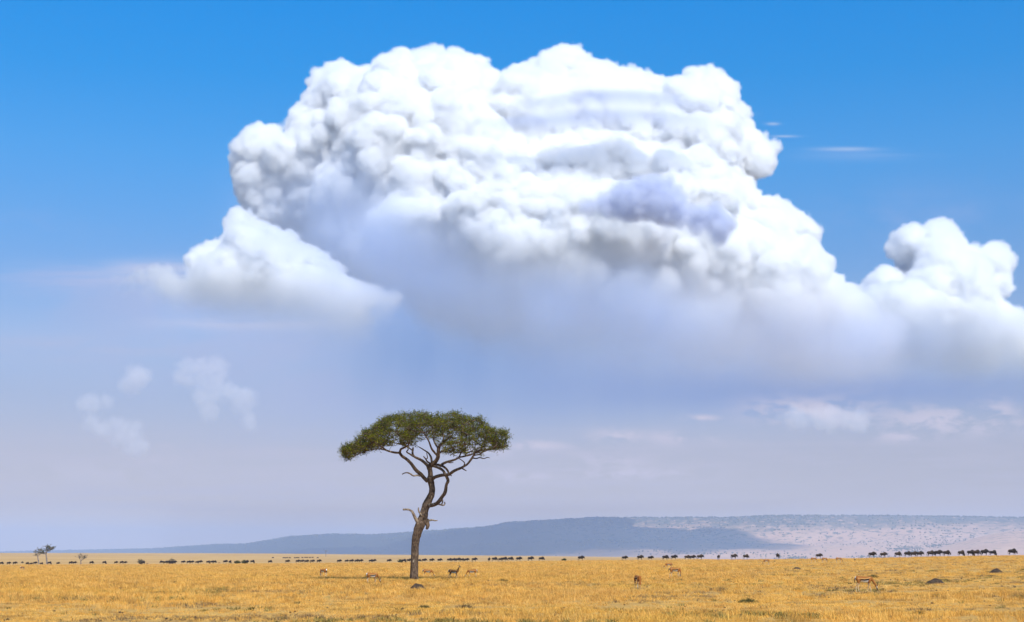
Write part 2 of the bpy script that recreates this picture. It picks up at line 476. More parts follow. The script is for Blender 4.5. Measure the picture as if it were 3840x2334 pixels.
def build_ground():
    rad = np.concatenate([[0.01, 4, 10, 18], np.geomspace(24, 60, 44)[:-1], np.geomspace(60, 520, 130)[:-1], np.geomspace(520, 4500, 90)[:-1], np.geomspace(4500, 18000, 14)])
    az = np.concatenate([np.linspace(-24, 24, 260), np.linspace(24, 336, 66)[1:-1]])
    az = np.radians(az)
    R, A = np.meshgrid(rad, az, indexing='ij')
    X = R * np.sin(A); Y = R * np.cos(A); Z = ground_z(X, Y)
    nr, na = R.shape
    V = np.stack([X, Y, Z], -1).reshape(-1, 3)
    i, j = np.meshgrid(np.arange(nr - 1), np.arange(na), indexing='ij'); j2 = (j + 1) % na
    Fc = np.stack([i * na + j, (i + 1) * na + j, (i + 1) * na + j2, i * na + j2], -1).reshape(-1, 4)[:, ::-1]
    m, N, p = material('dry_savanna_soil')
    geo = N.new('ShaderNodeNewGeometry'); P = geo.outputs['Position']
    mp = N.new('ShaderNodeMapping'); N.link(P, mp.inputs[0]); mp.inputs['Scale'].default_value = (1, .45, 1)
    a = N.noise(P, .9, 5, .62); b = N.noise(P, .07, 4, .6); c = N.noise(P, 7.0, 4, .7); fr = N.noise(mp.outputs[0], .012, 5, .6); g2 = N.noise(P, .0016, 5, .6)
    straw = N.mix(N.maprange(a, .35, .65), (.46, .265, .06), (.57, .34, .08))
    straw = N.mix(N.maprange(b, .38, .62), straw, (.44, .25, .06))
    soil = (.25, .15, .055)
    near = N.mix(N.maprange(c, .50, .66), straw, soil)
    # the plain beyond the first rise: cropped grass, duller and browner in long bands
    far = N.mix(N.maprange(fr, .38, .62), (.44, .255, .075), (.52, .325, .11))
    far = N.mix(N.maprange(g2, .45, .6), far, (.42, .25, .085))
    ln = N.new('ShaderNodeVectorMath', operation='LENGTH'); N.link(P, ln.inputs[0])
    sx = N.new('ShaderNodeSeparateXYZ'); N.link(P, sx.inputs[0]); sepx = sx.outputs[0]
    far = N.mix(N.maprange(ln.outputs['Value'], 3000, 4200), far, (.22, .19, .12))      # hidden far ground, darkened to cut warm bounce on the cloud bases
    col = N.mix(N.maprange(N.math('ADD', ln.outputs['Value'], N.math('MULTIPLY', sepx, .32)), 470, 520), near, far)
    N.link(col, p.inputs['Base Color'])
    bp = N.new('ShaderNodeBump'); bp.inputs['Strength'].default_value = .6; bp.inputs['Distance'].default_value = .08
    N.link(c, bp.inputs['Height']); N.link(bp.outputs[0], p.inputs['Normal'])
    o = obj('ground', mesh_from('ground', V, Fc, [m], True)); o['kind'] = 'structure'
    return o

# ------------------------------------------------------------------ the escarpment
_rx = [-1500, -600, 0, 350, 560, 700, 800, 920, 1000, 1080, 1240, 1400, 1620, 1700, 1790, 1860, 1900, 2000, 2100, 2240, 2500, 2740, 2900, 3100, 3400, 3840, 4400, 5200]
_ry = [2074, 2073, 2070, 2063, 2059, 2050, 2043, 2040, 2028, 2014, 2004, 2006, 1992, 1985, 1980, 1972, 1962, 1955, 1950, 1942, 1943, 1942, 1935, 1935, 1936, 1943, 1944, 1960]
_dx = [-1500, 0, 1000, 2000, 3000, 3840, 5200]
_dr = [17000, 15500, 12500, 10300, 9600, 9300, 9400]
def hill_mat():
    m, N, p = material('escarpment_slope')
    geo = N.new('ShaderNodeNewGeometry'); P = geo.outputs['Position']
    sep = N.new('ShaderNodeSeparateXYZ'); N.link(P, sep.inputs[0])
    n1 = N.noise(P, 1 / 260, 6, .65); n2 = N.noise(P, 1 / 45, 4, .7); n3 = N.noise(P, 1 / 900, 3, .5)
    dry = N.mix(N.maprange(n1, .35, .65), (.44, .27, .175), (.50, .32, .21))
    wood = N.mix(N.maprange(n2, .35, .65), (.03, .04, .025), (.075, .08, .05))
    h = N.math('ADD', sep.outputs[2], N.math('MULTIPLY', N.math('SUBTRACT', n1, .5), 260))
    w = N.maprange(h, 105, 225)
    # cloud shade over the western slope, painted in as darker woods
    west_shade = N.math('MAXIMUM', 0.0, N.maprange(N.math('ADD', sep.outputs[0], N.math('MULTIPLY', N.math('SUBTRACT', n3, .5), 1600)), 1300, -300))
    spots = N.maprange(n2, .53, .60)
    w2 = N.math('MAXIMUM', N.math('MULTIPLY', w, N.maprange(n2, .30, .50)), west_shade)
    wood = N.mix(west_shade, wood, N.mix(n2, (.012, .018, .013), (.035, .04, .026)))
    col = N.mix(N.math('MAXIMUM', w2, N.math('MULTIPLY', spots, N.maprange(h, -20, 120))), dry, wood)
    N.link(col, p.inputs['Base Color'])
    return m

def ridge_point(px, t):
    """t = 0 foot of the slope, 1 crest"""
    D = np.interp(px, _dx, _dr); top = EYE + np.array([ray(1920, q)[1] for q in np.interp(px, _rx, _ry)]) * D
    return D, top

def build_hills():
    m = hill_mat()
    pxs = np.linspace(-1500, 5200, 900); ts = np.concatenate([np.linspace(0, 1, 46), [1.03, 1.1, 1.3]])
    D, top = ridge_point(pxs, 1)
    rows = []
    for t in ts:
        run = 2600.
        tt = min(t, 1)
        prof = .42 * (tt / .72) ** 1.5 if tt < .72 else .42 + .58 * math.sin((tt - .72) / .28 * PI / 2) ** 1.15
        Y = D - run * (1 - t)
        X = (pxs - 1920) / F / 1.0144 * Y
        z = -28 + (top + 28) * prof
        P = np.stack([X, Y, np.zeros_like(X)], 1)
        g = (vnoise(P + 5e4, 700, 1) - .5) * 1.0 + (vnoise(P + 5e4, 300, 2) - .5) * .7 + (vnoise(P + 5e4, 110, 3) - .5) * .35
        amp = 52 * math.sin(PI * min(1, tt)) if t <= 1 else 0
        z = z + g * amp * np.clip((top + 28) / 200, .2, 1)
        if t >= .97: z = z + (vnoise(P + 5e4, 60, 4) - .5) * 6
        rows.append(np.stack([X, Y, z], 1))
    V = np.stack(rows).reshape(-1, 3); na = len(pxs)
    i, j = np.meshgrid(np.arange(len(ts) - 1), np.arange(na - 1), indexing='ij')
    Fc = np.stack([i * na + j, i * na + j + 1, (i + 1) * na + j + 1, (i + 1) * na + j], -1).reshape(-1, 4)
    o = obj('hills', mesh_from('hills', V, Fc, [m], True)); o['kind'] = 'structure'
    grid = V.reshape(len(ts), na, 3)
    # pale foothill in front of the scarp on the right
    pts = [(3150, 2098), (3330, 2092), (3480, 2064), (3600, 2034), (3700, 2008), (3780, 1996), (3840, 1990), (3930, 1987), (4050, 2000), (4250, 2050), (4500, 2098)]
    xs = np.linspace(3150, 4500, 120); hy = np.interp(xs, *zip(*pts)); rows = []
    for t in np.linspace(0, 1, 24).tolist() + [1.2, 1.6]:
        Y = np.full_like(xs, 7600.) - 1500 * (1 - t)
        z = -30 + (EYE + np.array([ray(1920, q)[1] for q in hy]) * 7600 + 30) * (math.sin(min(t, 1) * PI / 2) ** 1.3 if t <= 1 else math.cos((t - 1) * 2.2))
        X = (xs - 1920) / F / 1.0144 * Y
        P = np.stack([X, Y, 0 * X], 1)
        z = z + (vnoise(P + 5e4, 260, 9) - .5) * 14 * math.sin(min(t, 1) * PI)
        rows.append(np.stack([X, Y, z], 1))
    V = np.stack(rows).reshape(-1, 3); n2 = len(xs)
    i, j = np.meshgrid(np.arange(len(rows) - 1), np.arange(n2 - 1), indexing='ij')
    Fc = np.stack([i * n2 + j, i * n2 + j + 1, (i + 1) * n2 + j + 1, (i + 1) * n2 + j], -1).reshape(-1, 4)
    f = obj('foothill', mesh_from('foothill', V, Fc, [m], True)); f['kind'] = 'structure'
    return grid, pxs, ts

def blobs(name, C, R, mat, level=1, jit=.3, squash=.8):
    """many small rounded bush masses in one mesh"""
    v0, f0 = ico(level); n = len(C)
    J = 1 + RS.uniform(-jit, jit, (n, len(v0)))
    V = v0[None] * J[..., None] * np.asarray(R)[:, None, None] * np.array((1, 1, squash)) + np.asarray(C)[:, None]
    Fc = f0[None] + (np.arange(n) * len(v0))[:, None, None]
    return obj(name, mesh_from(name, V.reshape(-1, 3), Fc.reshape(-1, 3), [mat]))

def build_hill_bushes(grid, pxs, ts):
    m, N, p = material('hill_woodland')
    geo = N.new('ShaderNodeNewGeometry')
    N.link(N.mix(N.noise(geo.outputs['Position'], 1 / 120, 3, .6), (.03, .04, .02), (.09, .095, .05)), p.inputs['Base Color'])
    C, R = [], []
    nt, na, _ = grid.shape
    while len(C) < 5200:
        j = int(RS.uniform(na * .24, na * .88)); t = RS.rand(); i = int(t * 45)
        P = grid[i, j]
        n = vnoise(np.array([P]) + 7e4, 420, 21)[0]
        den = .08 + .9 * t ** 1.6 if t > .35 else .10 + .3 * (n > .66)
        if RS.rand() < den * (.12 + 2.2 * max(0, n - .42)):
            r = RS.uniform(2.2, 5.5) * (1.4 if t > .8 else 1)
            C.append(P + (RS.uniform(-6, 6), RS.uniform(-30, 30) * (t < .8), r * .35)); R.append(r)
    for j in range(int(na * .2), int(na * .9)):
        for q in range(3):
            P = grid[45, j] * 1.0
            r = RS.uniform(3, 8.5)
            C.append(P + (RS.uniform(-8, 8), RS.uniform(-40, 10), r * .35)); R.append(r)
    # the dark patches of scrub at the foot of the slope
    for cx, cy, w, n in ((3370, 2062, 60, 60), (3420, 2056, 60, 70), (3520, 2050, 45, 50), (3260, 2090, 120, 60), (2990, 2093, 60, 50), (2700, 2078, 220, 60), (2500, 2070, 200, 40), (3640, 2036, 30, 20)):
        for _ in range(n):
            X = RS.normal(cx, w * .5)
            j = int(np.clip((X + 1500) / 6700 * (na - 1), 0, na - 1))
            # row of the slope that shows at this height of the picture
            zz = grid[:46, j]; pyr = 1167 - F * ((zz[:, 2] - EYE) / zz[:, 1] - 0) if False else 2075 - (zz[:, 2] - EYE) / zz[:, 1] * F * 1.02
            i = int(np.argmin(abs(pyr - RS.normal(cy, 3))))
            P = grid[i, j]; r = RS.uniform(3, 6)
            C.append(P + (RS.uniform(-8, 8), RS.uniform(-60, 20), r * .3)); R.append(r)
    o = blobs('hill_woodland', C, R, m, 1, .35, .8)
    o['kind'] = 'stuff'; o['label'] = 'bushes and woods scattered over the far hazy escarpment'; o['category'] = 'woods'

def build_haze():
    m = bpy.data.materials.new('haze'); m.use_nodes = True
    N = NT(m.node_tree); N.n.clear()
    out = N.new('ShaderNodeOutputMaterial')
    pv = N.new('ShaderNodeVolumePrincipled')
    pv.inputs['Color'].default_value = HAZE_COLOR
    pv.inputs['Density'].default_value = HAZE_DENSITY
    pv.inputs['Anisotropy'].default_value = 0.0
    N.link(pv.outputs[0], out.inputs['Volume'])
    bm = bmesh.new(); bmesh.ops.create_cube(bm, size=1.0)
    me = bpy.data.meshes.new('haze'); bm.to_mesh(me); bm.free(); me.materials.append(m)
    o = obj('haze', me); o.scale = (37600, 37600, 345); o.location = (0, 0, -34 + 345 / 2)
    o['kind'] = 'stuff'
    return o
# ------------------------------------------------------------------ grass: tufts of single blades, set out over the near plain
def tuft_mesh(name, seed, n, h, spread, width, lean, mat):
    rs = np.random.RandomState(seed); V, Fc = [], []
    for _ in range(n):
        a = rs.rand() * 2 * PI; r = spread * math.sqrt(rs.rand()); b = np.array([r * math.cos(a), r * math.sin(a), -.03])
        hh = h * rs.uniform(.45, 1.1); la = rs.rand() * 2 * PI; l = hh * lean * rs.uniform(.2, 1.3)
        d = np.array([math.cos(la), math.sin(la), 0]); s = np.array([-math.sin(la + rs.normal(0, .6)), math.cos(la), 0]); w = width * rs.uniform(.6, 1.3)
        k = len(V)
        for t, ww in ((0, 1), (.55, .8), (1, .25)):
            c = b + d * l * t ** 1.8 + np.array([0, 0, hh * (t - .12 * t * t * lean)])
            V += [c - s * w * ww / 2, c + s * w * ww / 2]
        Fc += [(k, k + 1, k + 3, k + 2), (k + 2, k + 3, k + 5, k + 4)]
    return mesh_from(name, np.array(V), np.array(Fc), [mat])

def grass_mat(name, cols, patch=True):
    m = bpy.data.materials.new(name); m.use_nodes = True
    N = NT(m.node_tree); N.n.clear()
    out = N.new('ShaderNodeOutputMaterial')
    oi = N.new('ShaderNodeObjectInfo'); geo = N.new('ShaderNodeNewGeometry')
    c = N.ramp(oi.outputs['Random'], [(i / (len(cols) - 1), q) for i, q in enumerate(cols)])
    if patch:
        n = N.noise(geo.outputs['Position'], .11, 4, .6); n2 = N.noise(geo.outputs['Position'], .035, 3, .5); n3 = N.noise(geo.outputs['Position'], .55, 4, .65)
        c = N.mix(N.math('MULTIPLY', N.maprange(n, .42, .64), .5), c, (.66, .38, .12))
        c = N.mix(N.math('MULTIPLY', N.maprange(n3, .50, .63), .75), c, (.34, .20, .065))
        c = N.mix(N.math('MULTIPLY', N.maprange(n3, .44, .34), .5), c, (.88, .60, .19))
        c = N.mix(N.math('MULTIPLY', N.maprange(n2, .5, .7), .4), c, (.58, .40, .08))
    d = N.new('ShaderNodeBsdfDiffuse'); t = N.new('ShaderNodeBsdfTranslucent'); mx = N.new('ShaderNodeMixShader'); mx.inputs[0].default_value = .30
    N.link(c, d.inputs[0]); N.link(c, t.inputs[0]); N.link(d.outputs[0], mx.inputs[1]); N.link(t.outputs[0], mx.inputs[2]); N.link(mx.outputs[0], out.inputs[0])
    return m

def scatter(name, P, scale, rotz, idx, sources, label, kind='stuff', cat='grass'):
    """one object that stands a tuft on every point"""
    me = bpy.data.meshes.new(name)
    n = len(P); me.vertices.add(n); me.vertices.foreach_set('co', np.asarray(P, np.float32).ravel())
    for an, dt, arr in (('size', 'FLOAT_VECTOR', scale), ('turn', 'FLOAT_VECTOR', rotz), ):
        a = me.attributes.new(an, dt, 'POINT'); a.data.foreach_set('vector', np.asarray(arr, np.float32).ravel())
    a = me.attributes.new('which', 'INT', 'POINT'); a.data.foreach_set('value', np.asarray(idx, np.int32))
    o = obj(name, me)
    ng = bpy.data.node_groups.new(name, 'GeometryNodeTree')
    ng.interface.new_socket('Geometry', in_out='OUTPUT', socket_type='NodeSocketGeometry')
    ng.interface.new_socket('Geometry', in_out='INPUT', socket_type='NodeSocketGeometry')
    N = NT(ng); gi = N.new('NodeGroupInput'); go = N.new('NodeGroupOutput')
    jn = N.new('GeometryNodeGeometryToInstance')
    for s in sources[::-1]:                               # the join keeps links in reverse order
        so = bpy.data.objects.new(s.name, s)
        oi = N.new('GeometryNodeObjectInfo'); oi.inputs['Object'].default_value = so; oi.inputs['As Instance'].default_value = True
        N.link(oi.outputs['Geometry'], jn.inputs[0])
    N.n.remove(jn)
    join = N.new('GeometryNodeJoinGeometry')
    for q in [x for x in N.n if x.bl_idname == 'GeometryNodeObjectInfo']:
        N.link(q.outputs['Geometry'], join.inputs[0])
    ip = N.new('GeometryNodeInstanceOnPoints'); ip.inputs['Pick Instance'].default_value = True
    def attr(nm, dt):
        a = N.new('GeometryNodeInputNamedAttribute', data_type=dt); a.inputs['Name'].default_value = nm; return a.outputs[0]
    N.link(gi.outputs[0], ip.inputs['Points']); N.link(join.outputs[0], ip.inputs['Instance'])
    N.link(attr('which', 'INT'), ip.inputs['Instance Index']); N.link(attr('turn', 'FLOAT_VECTOR'), ip.inputs['Rotation']); N.link(attr('size', 'FLOAT_VECTOR'), ip.inputs['Scale'])
    N.link(ip.outputs[0], go.inputs[0])
    md = o.modifiers.new('tufts', 'NODES'); md.node_group = ng
    tag(o, label, cat, kind=kind)
    return o

def sample_plain(d0, d1, dens):
    n = int(.42 * (d1 * d1 - d0 * d0) * dens)
    d = np.sqrt(RS.uniform(d0 * d0, d1 * d1, n)); u = RS.uniform(-.42, .42, n)
    return d * u, d

def build_grass():
    straw = [(.60, .30, .055), (.82, .45, .09), (.86, .51, .12), (.76, .395, .07), (.90, .58, .18), (.74, .45, .085)]
    gm = grass_mat('straw_grass', straw)
    gg = grass_mat('green_weed', [(.16, .13, .04), (.26, .21, .06), (.36, .27, .08), (.17, .16, .06)], False)
    gb = grass_mat('dead_stalks', [(.14, .10, .06), (.22, .15, .08), (.30, .20, .10)], False)
    src = []
    for i in range(5): src.append(tuft_mesh('grass_tuft', 10 + i, 34, .115, .17, .009, .9, gm))       # cropped
    for i in range(4): src.append(tuft_mesh('tall_tuft', 30 + i, 34, .25, .16, .010, .5, gm))        # tall
    for i in range(3): src.append(tuft_mesh('weed', 50 + i, 22, .15, .12, .020, .9, gg))
    for i in range(2): src.append(tuft_mesh('dead_stalk', 60 + i, 16, .15, .14, .012, 1.1, gb))
    P, S, T, I = [], [], [], []
    for d0, d1, dens, sc in ((30, 48, 19, 1.0), (48, 75, 12, 1.12), (75, 120, 5.0, 1.45), (120, 200, 2.3, 1.8), (200, 320, 1.1, 2.2), (320, 500, .5, 2.9)):
        x, y = sample_plain(d0, d1, dens)
        z = ground_z(x, y); n = len(x); P3 = np.stack([x, y, z], 1)
        px = 1920 + F * x / y
        pn = vnoise(P3 + 1000, 9, 3); pn2 = vnoise(P3 + 1000, 3.2, 4); big = vnoise(P3 * (1, .5, 1) + 1000, 26, 5)
        tall = sstep(y + (vnoise(P3 * (1, .6, 1) + 1000, 7, 33) - .5) * 34 + (big - .5) * 16, 58, 92) * (1 - sstep(px, 2350, 3000) * .9) * (.35 + big * 1.2) + .12 * (pn > .72) * (y < 70) + .35 * sstep(y, 215, 280) * (px > 3400)
        is_tall = RS.rand(n) < tall
        wn = vnoise(P3 + 1000, 5.5, 14)
        # grazed and trodden short round the animals and in front of the mounds
        for cx_, cy_, w_ in CLEAR:
            is_tall &= ~((abs(x - cx_) < w_) & (y > cy_ - 2.6) & (y < cy_ + .5) & (RS.rand(n) < .85))
        weed = RS.rand(n) < .008 + .28 * (wn > .73) * (y < 150)
        dead = RS.rand(n) < .015 + .45 * (vnoise(P3 + 1000, 3.2, 16) > .66) * (y < 180)
        bare = (RS.rand(n) < np.clip((pn2 - .48) * 3.5, .05, .86)) & ~is_tall
        idx = np.where(is_tall, RS.randint(5, 9, n), RS.randint(0, 5, n))
        idx = np.where(weed, RS.randint(9, 12, n), idx); idx = np.where(dead & ~weed, RS.randint(12, 14, n), idx)
        hs = sc * RS.uniform(.65, 1.25, n) * (.75 + .5 * pn)
        hz = hs / sc ** .9                                 # wider rather than taller far off
        keep = ~bare & (y < np.interp(px, _cx, _cd) + 12)
        P.append(P3[keep]); S.append(np.stack([hs, hs, hz], 1)[keep]); I.append(idx[keep])
        T.append(np.stack([RS.normal(0, .08, n), RS.normal(0, .08, n), RS.uniform(0, 2 * PI, n)], 1)[keep])
    P, S, T, I = [np.concatenate(q) for q in (P, S, T, I)]
    print('tufts', len(P), file=sys.stderr)
    scatter('grass', P, S, T, I, src, 'dry golden savanna grass covering the whole near plain')
    # dung and clods lying between the tufts
    m, N, p = material('dark_clod'); p.inputs['Base Color'].default_value = (.035, .026, .02, 1)
    x, y = sample_plain(31, 130, .11); n = len(x)
    C = np.stack([x, y, ground_z(x, y) + .03], 1)
    o = blobs('dung', C, RS.uniform(.02, .06, n), m, 1, .35, .55)
    tag(o, 'dark dung and clods strewn among the short grass', 'dung', kind='stuff')
# ------------------------------------------------------------------ trees
def catmull(pts, per):
    m = max(len(p) for p in pts); P = np.array([tuple(p) + (0.,) * (m - len(p)) for p in pts], float); P = np.vstack([2 * P[0] - P[1], P, 2 * P[-1] - P[-2]]); out = []
    for i in range(1, len(P) - 2):
        for t in np.arange(per) / per:
            a, b, c, d = P[i - 1:i + 3]
            out.append(.5 * (2 * b + (c - a) * t + (2 * a - 5 * b + 4 * c - d) * t * t + (3 * b - a - 3 * c + d) * t ** 3))
    out.append(P[-2]); return np.array(out)

class Tubes:
    def __init__(self): self.V = []; self.F = []; self.n = 0
    def add(self, pts, rad, sides=6, bump=0.0, flute=0.0, seed=0, cap=True):
        pts = np.asarray(pts, float); n = len(pts); rad = np.broadcast_to(rad, n)
        T = np.gradient(pts, axis=0); T /= np.maximum(np.linalg.norm(T, axis=1), 1e-9)[:, None]
        u = np.cross(T[0], (0.31, 1, 0.17)); u /= np.linalg.norm(u); rings = []
        ang = np.arange(sides) * 2 * PI / sides
        for i in range(n):
            u = u - T[i] * (u @ T[i]); u /= max(np.linalg.norm(u), 1e-9); v = np.cross(T[i], u)
            r = np.full(sides, rad[i])
            if flute: r = r * (1 + flute * np.sin(ang * 5 + seed + i * .08) + flute * .8 * np.sin(ang * 3 - i * .05 + 2 * seed))
            ring = pts[i] + (np.cos(ang) * r)[:, None] * u + (np.sin(ang) * r)[:, None] * v
            if bump: ring = ring + (ring - pts[i]) * ((vnoise(ring * 1.0 + 50, .28, 3 + seed) - .5) * 2 * bump + (vnoise(ring + 50, .09, 4 + seed) - .5) * bump)[:, None]
            rings.append(ring)
        R = np.concatenate(rings); k = self.n
        i, j = np.meshgrid(np.arange(n - 1), np.arange(sides), indexing='ij'); j2 = (j + 1) % sides
        Fc = np.stack([i * sides + j, i * sides + j2, (i + 1) * sides + j2, (i + 1) * sides + j], -1).reshape(-1, 4) + k
        self.V.append(R); self.F.append(Fc); self.n += len(R)
        if cap:
            c = pts[-1] + T[-1] * rad[-1] * .4
            self.V.append(c[None]); e = k + (n - 1) * sides; q = np.arange(sides)
            self.F.append(np.stack([e + q, e + (q + 1) % sides, np.full(sides, self.n), np.full(sides, self.n)], 1)); self.n += 1
    def mesh(self, name, mat):
        V = np.concatenate(self.V); Fc = np.concatenate(self.F)
        bm_quads = Fc[Fc[:, 2] != Fc[:, 3]]; tri = Fc[Fc[:, 2] == Fc[:, 3]][:, :3]
        me = bpy.data.meshes.new(name)
        me.from_pydata(V.tolist(), [], bm_quads.tolist() + tri.tolist())
        me.polygons.foreach_set('use_smooth', np.ones(len(me.polygons), bool)); me.materials.append(mat); me.update()
        return me

def bark_mat(name, dark, light, scale=1.0):
    m, N, p = material(name, .95, .1)
    geo = N.new('ShaderNodeTexCoord'); mp = N.new('ShaderNodeMapping'); mp.inputs['Scale'].default_value = (1, 1, .28); N.link(geo.outputs['Object'], mp.inputs[0])
    a = N.noise(mp.outputs[0], 16 * scale, 5, .65); b = N.noise(geo.outputs['Object'], 2.2 * scale, 4, .6); c = N.noise(mp.outputs[0], 5 * scale, 3, .6)
    col = N.mix(N.maprange(a, .38, .62), dark, light)
    col = N.mix(N.math('MULTIPLY', N.maprange(b, .45, .65), .6), col, tuple(q * .5 for q in dark))
    col = N.mix(N.math('MULTIPLY', N.maprange(c, .64, .70), .7), col, (.42, .36, .27))
    N.link(col, p.inputs['Base Color'])
    bp = N.new('ShaderNodeBump'); bp.inputs['Strength'].default_value = .9; bp.inputs['Distance'].default_value = .05
    N.link(N.math('ADD', a, c), bp.inputs['Height']); N.link(bp.outputs[0], p.inputs['Normal'])
    return m

def leaf_mat(name, cols, translucent=.4, sc=1.2):
    m = bpy.data.materials.new(name); m.use_nodes = True
    N = NT(m.node_tree); N.n.clear()
    out = N.new('ShaderNodeOutputMaterial'); geo = N.new('ShaderNodeNewGeometry')
    isl = geo.outputs['Random Per Island']
    n = N.noise(geo.outputs['Position'], sc, 3, .6)
    v = N.math('ADD', N.math('MULTIPLY', isl, .55), N.math('MULTIPLY', N.maprange(n, .3, .7), .45))
    c = N.ramp(v, [(i / (len(cols) - 1), q) for i, q in enumerate(cols)])
    d = N.new('ShaderNodeBsdfDiffuse'); t = N.new('ShaderNodeBsdfTranslucent'); mx = N.new('ShaderNodeMixShader'); mx.inputs[0].default_value = translucent
    N.link(c, d.inputs[0]); N.link(c, t.inputs[0]); N.link(d.outputs[0], mx.inputs[1]); N.link(t.outputs[0], mx.inputs[2]); N.link(mx.outputs[0], out.inputs[0])
    return m

def leaves_mesh(name, C, size, mat, rs, flat=.5):
    """one small bent leaf face per point"""
    n = len(C); C = np.asarray(C)
    nrm = rs.normal(0, 1, (n, 3)); nrm[:, 2] = abs(nrm[:, 2]) + flat; nrm /= np.linalg.norm(nrm, axis=1)[:, None]
    u = np.cross(nrm, rs.normal(0, 1, (n, 3))); u /= np.linalg.norm(u, axis=1)[:, None]; v = np.cross(nrm, u)
    s = (size * rs.uniform(.6, 1.4, n))[:, None]
    V = np.stack([C - u * s * .5, C + v * s * .32 + nrm * s * .1, C + u * s * .5, C - v * s * .32 + nrm * s * .1], 1).reshape(-1, 3)
    k = np.arange(n)[:, None] * 4
    return mesh_from(name, V, np.concatenate([k, k + 1, k + 2, k + 3], 1), [mat])

